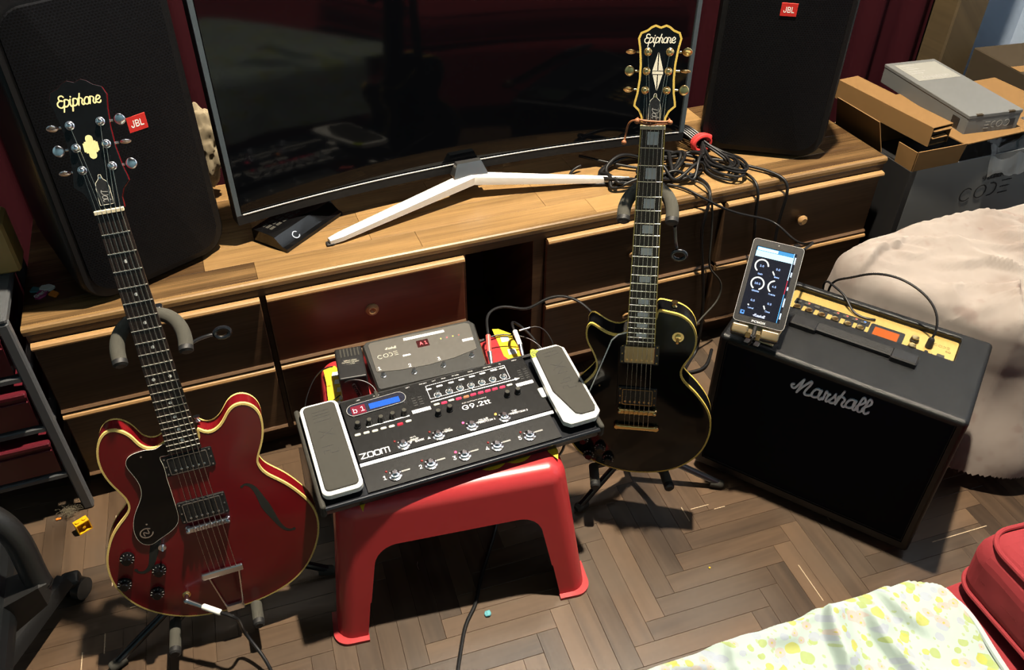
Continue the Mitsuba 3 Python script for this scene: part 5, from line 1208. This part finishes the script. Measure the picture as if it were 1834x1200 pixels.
# cables falling in front of the drawers
cable('black cable hanging down the drawers just right of the neck of the black guitar', [(1.20, .10, .534), (1.215, .04, .534), (1.20, -.012, .527), (1.185, -.026, .45), (1.195, -.026, .36), (1.215, -.028, .26), (1.235, -.03, .12), (1.22, -.05, .006), (1.16, -.10, .005), (1.10, -.2, .005)], .0042, 90, 'hanging_cable')
cable('grey-white lead hanging in a loop beside the body of the black guitar', [(1.19, .06, .533), (1.20, -.010, .529), (1.213, -.024, .45), (1.222, -.026, .36), (1.235, -.027, .29), (1.277, -.027, .235), (1.2795, -.030, .175), (1.245, -.04, .145), (1.205, -.055, .125), (1.15, -.10, .09)], .0028, 90, 'hanging_lead', mt=M_GREYRUBBER)
cable('black cable draping over the cabinet edge right of the red strap', [(1.33, .06, .536), (1.345, .02, .537), (1.345, -.015, .526), (1.35, -.026, .46), (1.36, -.028, .38), (1.37, -.03, .20), (1.36, -.05, .006)], .0040, 70, 'draped_cable')
cable('black cable lying across the cabinet edge towards the right loudspeaker', [(1.25, .16, .534), (1.32, .135, .536), (1.38, .075, .535), (1.42, .02, .534), (1.435, -.013, .526), (1.44, -.026, .44), (1.45, -.03, .25), (1.45, -.05, .006)], .0044, 70, 'draped_cable')
cable('short black cable on the floor between the black guitar and the amplifier', [(1.10, -.14, .006), (1.1488, -.127, .006), (1.192, -.1273, .006), (1.235, -.10, .006), (1.27, -.06, .006)], .0048, 40, 'floor_cable')
bo = thing('orange_tab', 'small orange plastic tab under the right end of the television', 'tab')
part(bo, 'tab', bx(.835, .862, .205, .222, TZ, TZ + .012, .003), M_BROWNCORD)
# ------------------------------------------------------------------ cartons at the right end of the cabinet
def board(pts, t=.003): 
    p = np.asarray(pts, float); n = np.cross(p[1] - p[0], p[2] - p[0]); n /= np.linalg.norm(n)
    return hull(np.vstack([p - n * t / 2, p + n * t / 2]))
bgx = thing('amplifier_carton', 'large grey and black carton with CODE lettering, right of the cabinet', 'box')
X0, X1, Y0, Y1, ZT = 1.838, 2.48, -.058, .29, .500
part(bgx, 'front_wall', bx(X0 + .022, X1, Y0, Y0 + .005, 0, ZT, .001), M_GREYBOX, smooth=False)
part(bgx, 'front_corner', bx(X0, X0 + .022, Y0, Y0 + .005, 0, ZT, .001), M_DARKBOX, smooth=False)
part(bgx, 'side_wall', bx(X0, X0 + .005, Y0 + .004, Y1, 0, ZT, .001), M_DARKBOX, smooth=False)
part(bgx, 'far_wall', cat([bx(X1 - .005, X1, Y0, Y1, 0, ZT), bx(X0, X1, Y1 - .005, Y1, 0, ZT), bx(X0, X1, Y0, Y1, .0, .006)]), M_CARD, smooth=False)
part(bgx, 'inside', bx(X0 + .006, X1 - .006, Y0 + .006, Y1 - .006, .30, .40), M_DARKBOX, smooth=False)
part(bgx, 'flap', board([(X0 + .002, .07, ZT), (X0 + .002, Y1 - .01, ZT), (X0 - .028, Y1 - .02, ZT + .095), (X0 - .026, .082, ZT + .095)]), M_CARD, smooth=False)
part(bgx, 'flap', board([(X0 + .002, Y0 + .002, ZT), (X0 + .002, .012, ZT), (X0 - .004, .012, ZT + .062), (X0 - .003, Y0 - .004, ZT + .062)]), M_CARD, smooth=False)
part(bgx, 'flap', board([(X0 + .004, Y0 + .001, ZT), (X0 + .17, Y0 + .001, ZT), (X0 + .165, Y0 - .012, ZT + .066), (X0 - .002, Y0 - .006, ZT + .064)]), M_CARD, smooth=False)
part(bgx, 'flap', board([(X0 + .16, Y0 - .012, ZT + .062), (X0 + .64, Y0 + .01, ZT + .058), (X0 + .62, Y0 + .34, ZT + .062), (X0 + .14, Y0 + .34, ZT + .062)]), M_CARD, smooth=False)
part(bgx, 'white_strip', bx(X0 + .012, X0 + .030, .015, .11, ZT - .02, ZT - .016), M_PAPER, smooth=False)
part(bgx, 'code_lettering', code_word(.19, .085, .0006), M_BLACKM, frame((2.165, Y0 - .0008, .378), (1, 0, .02), (-.02, 0, 1)), smooth=False, label='black CODE lettering')
part(bgx, 'script_name', script('Marshall', .115, .16, .0006), M_BLACKM, frame((2.20, Y0 - .0008, .428), (1, 0, .05), (-.05, 0, 1)), smooth=False, label='black script lettering')
MSD = frame((X0 - .0005, .115, .33), (0, -1, 0), (0, 0, 1))
part(bgx, 'side_emblem', cat([prism(sbox(-.033, -.036, .033, .036).difference(sbox(-.0315, -.0345, .0315, .0345)), .0005), xf(script('Marshall', .048, .2, .0005), tr(0, .0, 0)), ]), M_SOFTPRINT, MSD @ tr(0, .035, 0), smooth=False)
part(bgx, 'side_print', cat([strokes([[(-.04, -.04), (.04, -.04)], [(-.042, -.145), (.045, -.145)]], .003, .0005, False)] + [prism(unary_union([Polygon([(x + a * .010 * math.cos(k * math.pi / 3), -.10 + a * .013 * math.sin(k * math.pi / 3)) for k, a in enumerate((1, .7, 1, .7, 1, .7))])]), .0005) for x in (-.036, 0, .036)]), M_GOLDPRINT, MSD, smooth=False)
# long thin cardboard box
lb = thing('long_box', 'long narrow brown cardboard box lying on the open carton', 'box')
ux, uy = V(.0765, .006, 0), V(-.015, .376, 0)
MB = frame((1.8875, -.0405, ZT + .060), ux, uy)
part(lb, 'sleeve', cat([bx(0, .0765, .004, .377, .0, .003, .0005), bx(0, .0765, .0, .377, .056, .059, .001), bx(0, .003, 0, .377, 0, .059, .001), bx(.0735, .0765, 0, .377, 0, .059, .001), bx(0, .0765, .374, .377, 0, .059, .0005)]), M_CARD, MB, smooth=False)
part(lb, 'end_layer', cat([bx(.004, .073, .006, .010, .004, .026, .0005), bx(.004, .060, .008, .012, .030, .046, .0005)]), M_CARDIN, MB, smooth=False)
part(lb, 'end_flap', cat([board([(.004, .004, .028), (.055, .004, .030), (.056, -.010, .028), (.004, -.006, .026)], .002), board([(.003, .003, .048), (.072, .003, .05), (.070, -.006, .046), (.004, -.005, .047)], .002)]), M_CARD, MB, smooth=False)
# slim grey carton with label
sg = thing('slim_carton', 'slim grey carton with a shipping label lying on the open carton', 'box')
MG = frame((2.039, -.0165, ZT + .060), V(.184, -.018, 0), V(.103, .405, 0))
part(sg, 'body', cat([bx(0, .183, 0, .405, 0, .060, .002)]), M_GREYBOX, MG, smooth=False)
part(sg, 'lid_edge', cat([bx(-.0012, .1842, -.0012, .406, .050, .0608, .0015)]), M_GREYBOX, MG, smooth=False)
part(sg, 'tab', cat([bx(x - .011, x + .011, -.0022, .006, .056, .0612, .0005) for x in (.035, .145)]), M_CARDIN, MG, smooth=False)
part(sg, 'code_lettering', code_word(.085, .09, .0005), M_SOFTPRINT, MG @ frame((.105, -.0018, .026), (1, 0, 0), (0, 0, 1)) @ rot(180, (0, 0, 1)), smooth=False, label='upside-down CODE lettering')
part(sg, 'print_square', bx(.146, .166, -.0021, -.001, .015, .037, .0002), M_DARKBOX, MG, smooth=False)
part(sg, 'side_square', bx(-.0021, -.001, .030, .060, .012, .040, .0002), M_DARKBOX, MG, smooth=False)
lbp = part(sg, 'shipping_label', bx(.018, .170, .255, .385, .0609, .0615, .0002), M_PAPER, MG, smooth=False)
bars = [bx(.045 + .0035 * i, .0465 + .0035 * i + .0012 * (i * 7 % 3 == 0), .266, .286, .0614, .0617, .0001) for i in range(28)]
qn = np.random.default_rng(4)
part(lbp, 'label_print', cat(bars + [bx(.030, .030 + l, y, y + .006, .0614, .0617, .0001) for y, l in ((.370, .055), (.352, .038), (.340, .05), (.322, .06), (.308, .045))]), M_SOFTPRINT, MG, smooth=False)
# brown carton and film behind
bb = thing('brown_carton', 'brown carton behind the slim grey carton', 'box')
MBB = frame((2.50, .06, 0), (1, -.12, 0), (.12, 1, 0))
part(bb, 'body', bx(0, .45, 0, .42, 0, .585, .003), M_CARDIN, MBB, smooth=False)
part(bb, 'top_tape', bx(0, .45, .19, .235, .585, .5856, .0002), M_CARD, MBB, smooth=False)
part(bb, 'flap', board([(.02, .0, .585), (.43, .0, .585), (.42, -.045, .66), (.03, -.04, .65)]), M_CARDIN, MBB, smooth=False)
n_ = 60; gx, gy = np.meshgrid(np.linspace(0, 1, n_), np.linspace(0, 1, n_), indexing='ij')
pt = np.stack([2.13 + .45 * gx + .03 * gy, -.075 + .16 * gy, .515 + .10 * meshkit.fbm(np.stack([gx * 6, gy * 4, 0 * gx], -1), 3, 5) + .02 * gx], -1)
pt[..., 2] -= .10 * np.clip(1 - gy * 5, 0, 1) + .03
single('plastic_film', 'crumpled clear plastic film over the top of the large carton', 'plastic film', grid_mesh(pt), M_FILM, smooth=False)

# ------------------------------------------------------------------ draped sheets
def drape(poly, ztop, over, n, fold=.022, freq=26, flare=.10, wrinkle=.010, seed=1, r=.03, floor=.006, hem_fn=None, keep=None, rough=.006, folds=()):
    poly = shapely.geometry.polygon.orient(poly, 1.0)
    x0, y0, x1, y1 = poly.bounds
    xs_, ys_ = np.meshgrid(np.arange(x0 - over, x1 + over, n), np.arange(y0 - over, y1 + over, n), indexing='ij')
    pts = shapely.points(xs_.ravel(), ys_.ravel()); ext = poly.exterior
    d = shapely.distance(poly, pts); s_ = shapely.line_locate_point(ext, pts); near = shapely.get_coordinates(shapely.line_interpolate_point(ext, s_))
    P0 = np.c_[xs_.ravel(), ys_.ravel()]
    nv = P0 - near; ln = np.maximum(np.linalg.norm(nv, axis=1, keepdims=True), 1e-9); nv = nv / ln
    t = np.clip(d, 0, None); out = d > 0
    ang = np.clip(t / r, 0, np.pi / 2)
    outw = np.where(t < r * np.pi / 2, r * np.sin(ang), r + (t - r * np.pi / 2) * flare)
    drop = np.where(t < r * np.pi / 2, r * (1 - np.cos(ang)), r + (t - r * np.pi / 2))
    q = np.c_[s_ * freq / 6.0, t * 2, np.full(len(t), seed)]
    fo = (meshkit.fbm(q, 3, seed) - .5) * 2 * fold * np.clip(t / .12, 0, 1.4)
    xy = np.where(out[:, None], near + nv * (outw + fo)[:, None], P0)
    z = ztop - np.where(out, drop, 0)
    w = (meshkit.fbm(np.c_[P0 * 7, np.full(len(t), seed)], 4, seed) - .5) * 2 * wrinkle
    rid = np.abs(meshkit.fbm(np.c_[P0 @ np.array([[.9, .4], [-.4, .9]]) * V(3.0, 9.0), np.full(len(t), seed + 9)], 3, seed + 3) - .5)
    w += rough * np.exp(-(rid / .05) ** 2)
    for fx0, fy0, fx1, fy1, fh, fw in folds:
        a_, b_ = V(fx0, fy0), V(fx1, fy1); L_ = np.linalg.norm(b_ - a_); e_ = (b_ - a_) / L_; n2 = V(-e_[1], e_[0])
        lo_ = (P0 - a_) @ e_; la_ = (P0 - a_) @ n2 + .006 * np.sin(lo_ * 40)
        end = np.clip(np.minimum(lo_ + .03, L_ + .03 - lo_) / .05, 0, 1)
        w += fh * end * np.where(la_ > 0, np.exp(-(la_ / fw) ** 2), np.exp(-(la_ / (fw * .2)) ** 2))
    z = np.maximum(z + w * np.where(out, np.exp(-t / .1), 1), floor + .002 * (meshkit.noise(np.c_[P0 * 30, 0 * t]) - .5))
    n0, n1 = xs_.shape
    G = np.c_[xy, z].reshape(n0, n1, 3); ok = (t < over * .995).reshape(n0, n1)
    if hem_fn is not None: ok &= hem_fn(P0, s_, t, near).reshape(n0, n1)
    if keep is not None: ok &= keep(G.reshape(-1, 3)).reshape(n0, n1)
    idx = np.arange(n0 * n1).reshape(n0, n1); f = ok[:-1, :-1] & ok[1:, :-1] & ok[1:, 1:] & ok[:-1, 1:]
    a, b, c, e = (i[f] for i in (idx[:-1, :-1], idx[1:, :-1], idx[1:, 1:], idx[:-1, 1:]))
    m = trimesh.Trimesh(G.reshape(-1, 3), np.vstack([np.c_[a, b, c], np.c_[a, c, e]]), process=False); m.remove_unreferenced_vertices(); return m
# armchair under a sheet, behind the amplifier
seat = Polygon([(1.43, -.335), (1.56, -.285), (1.75, -.275), (2.3, -.30), (2.3, -.76), (1.70, -.715), (1.64, -.66)]).buffer(-.03).buffer(.03)
ach = thing('armchair', 'red armchair behind the amplifier, hidden under a stained pale sheet', 'armchair')
part(ach, 'seat_block', prism(Polygon([(1.50, -.345), (1.60, -.315), (2.28, -.33), (2.28, -.72), (1.74, -.69), (1.67, -.635)]), .36, .06), M_REDSOFA, smooth=False)
part(ach, 'leg', cat([cyl((x, y, 0), (x, y, .07), .02) for x, y in ((1.72, -.64), (2.2, -.68), (1.60, -.37), (2.2, -.37))]), M_REDSOFA)
def hemline(P0, s_, t, near):
    # the sheet hangs low at the front and stays short along the left side, where it is tucked
    front = near[:, 1] < -.62
    lim = np.where(front, .425 + .03 * np.sin(near[:, 0] * 9), .14)
    lim = np.where(near[:, 1] > -.32, .25, lim)
    return t < lim
sheet = drape(seat, .465, .46, .0075, fold=.05, freq=20, flare=.12, wrinkle=.030, seed=4, r=.05, hem_fn=hemline, rough=.014, folds=((1.40, -.38, 1.60, -.30, .02, .03), (1.60, -.70, 1.72, -.56, .03, .035), (1.66, -.75, 1.80, -.64, .03, .03), (1.62, -.42, 1.78, -.50, .018, .04)))
single('stained_sheet', 'stained pale sheet draped over the armchair behind the amplifier', 'sheet', sheet, M_CLOTH, smooth=True)
# sofa bed at the lower right
sb_ = thing('sofa_bed', 'red sofa bed at the lower right under the floral sheet', 'sofa bed')
part(sb_, 'mattress', rbox(-.10, 1.75, -2.3, -1.115, .08, .375, .035, 12), M_REDSOFA)
part(sb_, 'leg', cat([cyl((x, y, 0), (x, y, .09), .025) for x in (.0, 1.6) for y in (-1.2, -2.2)]), M_BLACK)
bedp = Polygon([(-.14, -1.122), (.45, -1.108), (.965, -1.112), (1.005, -1.135), (.975, -1.33), (.955, -1.72), (-.14, -1.75)]).buffer(-.02).buffer(.02)
bs = drape(bedp, .385, .26, .0045, fold=.030, freq=40, flare=.05, wrinkle=.012, seed=12, r=.03, rough=.012, folds=((.80, -1.09, .742, -1.20, .030, .030), (.852, -1.13, .83, -1.30, .026, .030), (.899, -1.11, .915, -1.18, .018, .025), (.60, -1.10, .56, -1.3, .016, .05)), hem_fn=lambda P0, s_, t, near: np.where(near[:, 0] > .93, t < .018, t < .25))
single('floral_sheet', 'white sheet with yellow, pink and lilac flowers on the sofa bed', 'sheet', bs, M_FLORAL, smooth=True)
hm = [(.985, -1.125, .384), (1.013, -1.16, .384), (1.003, -1.24, .386), (.986, -1.33, .385), (.972, -1.5, .385), (.957, -1.70, .385)]
part('floral_sheet', 'hem', tube(spline(hm, 60), .0055, 8), M_HEM, label='white hem')
cu = thing('sofa_cushion', 'plump red box cushion on the sofa bed beside the floral sheet', 'cushion')
MC = frame((1.005, -1.485, .390), (1, -.10, 0), (.10, 1, 0)) @ rot(-4, (1, 0, 0))
def cushion(w, d, h, r):
    m = rbox(0, w, 0, d, 0, h, r, 24); m = m.subdivide_to_size(.02); v = m.vertices
    u_, w_ = v[:, 0] / w * 2 - 1, v[:, 1] / d * 2 - 1
    v[:, 2] += np.where(v[:, 2] > h / 2, .022 * (1 - u_ ** 2) * (1 - w_ ** 2) - .004, 0)
    v += (meshkit.fbm(v * 9, 3, 2)[:, None] - .5) * .010; m.vertices = v; return m
part(cu, 'cover', cushion(.55, .37, .145, .045), M_REDSOFA, MC, smooth=60)
pr_ = rrect(.012, .538, .012, .358, .05, 8); pz = .137
part(cu, 'piping', tube([(x, y, pz) for x, y in np.array(pr_.exterior.coords)[:-1]], .0042, 8, True), M_REDSOFA, MC)
part(cu, 'piping', tube([(x, y, .03) for x, y in np.array(rrect(-.002, .552, -.002, .372, .05, 8).exterior.coords)[:-1]], .0042, 8, True), M_REDSOFA, MC)

# ------------------------------------------------------------------ trolley of red drawers at the left
tr_ = thing('drawer_trolley', 'grey framed trolley with dark red plastic drawers left of the cabinet', 'trolley')
TX0, TX1, TY0, TY1 = -.86, -.474, -.045, .27
for x in (TX0, TX1 - .024):
    for y in (TY0, TY1 - .024): part(tr_, 'post', bx(x, x + .024, y, y + .024, 0, .575, .004), M_TROLLEY)
for z in (.118, .270, .420, .560):
    part(tr_, 'rail', bx(TX0 + .02, TX1 - .02, TY0 + .001, TY0 + .019, z, z + .016, .003), M_TROLLEY)
    part(tr_, 'side_rail', bx(TX1 - .020, TX1 - .004, TY0 + .02, TY1 - .02, z, z + .014, .003), M_TROLLEY)
for z in (.136, .288, .438):
    d = part(tr_, 'drawer', hull([(x, y, zz) for x0, x1, y0, zz in ((TX0 + .032, TX1 - .032, TY0 + .006, z + .004), (TX0 + .027, TX1 - .027, TY0 - .004, z + .105)) for x in (x0, x1) for y in (y0, TY1 - .01)]), M_DRAWRED, smooth=False)
    part(d, 'front_lip', bx(TX0 + .025, TX1 - .025, TY0 - .012, TY0 + .006, z + .098, z + .112, .003), M_DRAWRED)
    part(d, 'lower_lip', bx(TX0 + .029, TX1 - .029, TY0 - .006, TY0 + .006, z + .080, z + .084, .0015), M_DRAWRED)
part(tr_, 'top', bx(TX0, TX1, TY0, TY1, .575, .588, .004), M_TROLLEY)
wb = thing('wooden_block', 'pale wooden block end at the left edge, standing on the trolley', 'block')
part(wb, 'block', bx(-.76, -.452, .125, .205, .588, .712, .006), M_YELWOOD)

# ------------------------------------------------------------------ office chair at the lower left
oc = thing('office_chair', 'black leather office chair at the lower left edge', 'chair')
HX, HY = -.685, -.565
def puffy(x0, x1, y0, y1, z0, z1, r, bulge):
    m = rbox(x0, x1, y0, y1, z0, z1, r, 24).subdivide_to_size(.02); v = m.vertices
    u_, w_ = (v[:, 0] - x0) / (x1 - x0) * 2 - 1, (v[:, 1] - y0) / (y1 - y0) * 2 - 1
    v[:, 2] += np.where(v[:, 2] > (z0 + z1) / 2, bulge * (1 - u_ ** 2) * (1 - w_ ** 2), 0); m.vertices = v; return m
part(oc, 'seat', puffy(-.95, -.472, -.86, -.42, .365, .475, .054, .022), M_CHAIR, smooth=60)
part(oc, 'seat_shell', rbox(-.93, -.50, -.84, -.44, .34, .375, .015, 12), M_CHAIRP)
part(oc, 'arm_bracket', hull([(x, y, z) for x, y0, y1, z0, z1 in ((-.52, -.66, -.59, .36, .44), (-.425, -.645, -.60, .415, .462), (-.415, -.635, -.61, .43, .455)) for y in (y0, y1) for z in (z0, z1)]), M_CHAIRP, smooth=20)
ar = spline([(-.428, -.622, .44), (-.430, -.61, .52), (-.445, -.60, .59), (-.485, -.59, .625), (-.53, -.58, .63)], 30)
part(oc, 'armrest', tube(ar, .020, 14), M_CHAIRP, smooth=True)
part(oc, 'arm_pad', puffy(-.54, -.478, -.73, -.43, .622, .662, .019, .006), M_CHAIR, smooth=60)
part(oc, 'backrest', rbox(-.92, -.62, -.46, -.38, .50, 1.0, .035, 16), M_CHAIR, smooth=60)
part(oc, 'gas_spring', cat([cyl((HX, HY, .08), (HX, HY, .24), .028), cyl((HX, HY, .23), (HX, HY, .36), .016)]), M_BLACK)
part(oc, 'hub', cyl((HX, HY, .065), (HX, HY, .115), .045, .038), M_CHAIRP)
for i in range(5):
    a = math.radians(57 + 72 * i); c_, s_ = math.cos(a), math.sin(a)
    e = V(HX + .31 * c_, HY + .31 * s_, .075)
    R_ = []
    for t in np.linspace(0, 1, 8):
        p = V(HX, HY, .095) + (e - V(HX, HY, .095)) * t; wd = .028 - .008 * t; hh = .024 - .008 * t; n_ = V(-s_, c_, 0)
        R_.append(np.array([p - n_ * wd - (0, 0, hh), p + n_ * wd - (0, 0, hh), p + n_ * wd * .8, p + n_ * wd * .5 + (0, 0, .010), p - n_ * wd * .5 + (0, 0, .010), p - n_ * wd * .8]))
    lg = part(oc, 'leg', loft(R_, cap=True), M_CHAIRP)
    k = V(HX + .325 * c_, HY + .325 * s_, .0)
    part(lg, 'caster', cat([cyl(k + V(-s_ * w0, c_ * w0, .025), k + V(-s_ * w1, c_ * w1, .025), .025, seg=20) for w0, w1 in ((-.026, -.008), (.008, .026))] + [rbox(k[0] - .02, k[0] + .02, k[1] - .02, k[1] + .02, .030, .060, .009, 10)]), M_CHAIRP)

# ------------------------------------------------------------------ small things on the floor at the left
lg_ = thing('toy_brick', 'yellow toy building brick on the floor by the trolley', 'toy brick')
ML_ = frame((-.506, -.125, 0), (.90, .43, 0), (-.43, .90, 0)) @ tr(0, 0, .0) 
bxm = m3.Manifold.cube([.032, .019, .032]) - m3.Manifold.cube([.028, .030, .027]).translate([.002, -.014, .0025])
part(lg_, 'body', tomesh(bxm), M_LEGO, ML_, smooth=False)
part(lg_, 'tube', cat([xf(lathe([(.004, 0), (.0042, .002), (.0042, .012), (.003, .0125)], 14), ML_ @ frame((.016, .014, .0025 + .012), (1, 0, 0), (0, 0, 1)))]), M_LEGO)
for x in (.008, .024): part(lg_, 'stud', xf(lathe([(.0049, 0), (.0049, .0034), (.0044, .0038)], 16), tr(x, .0095, .032)), M_LEGO, ML_)
fz = np.random.default_rng(9); hs = []
for i in range(130):
    p = V(-.528, -.045, .013) + fz.normal(0, 1, 3) * (.010, .010, .005); v_ = [p]
    for j in range(4): v_.append(v_[-1] + fz.normal(0, .0035, 3) * (1, 1, .7))
    v_ = np.array(v_); v_[:, 2] = np.maximum(v_[:, 2], .001); hs.append(tube(spline(v_, 12), .0003, 4))
k = numbered('dust_ball'); scene[k] = mikit.ply(cat(hs), M_DUST, False); labels[k] = {'label': 'grey ball of dust and fluff next to the yellow toy brick', 'category': 'dust ball'}
single('crumb', 'small pale crumb on the floor left of the yellow toy brick', 'crumb', rbox(-.561, -.549, -.058, -.052, 0, .004, .0015, 8), M_ORANGE)
single('pebble', 'tiny yellowish crumb on the floor right of the red stool', 'crumb', crumple(.853, -.735, .002, .0022, 6, (1, 1, .8)), M_YELLOW)
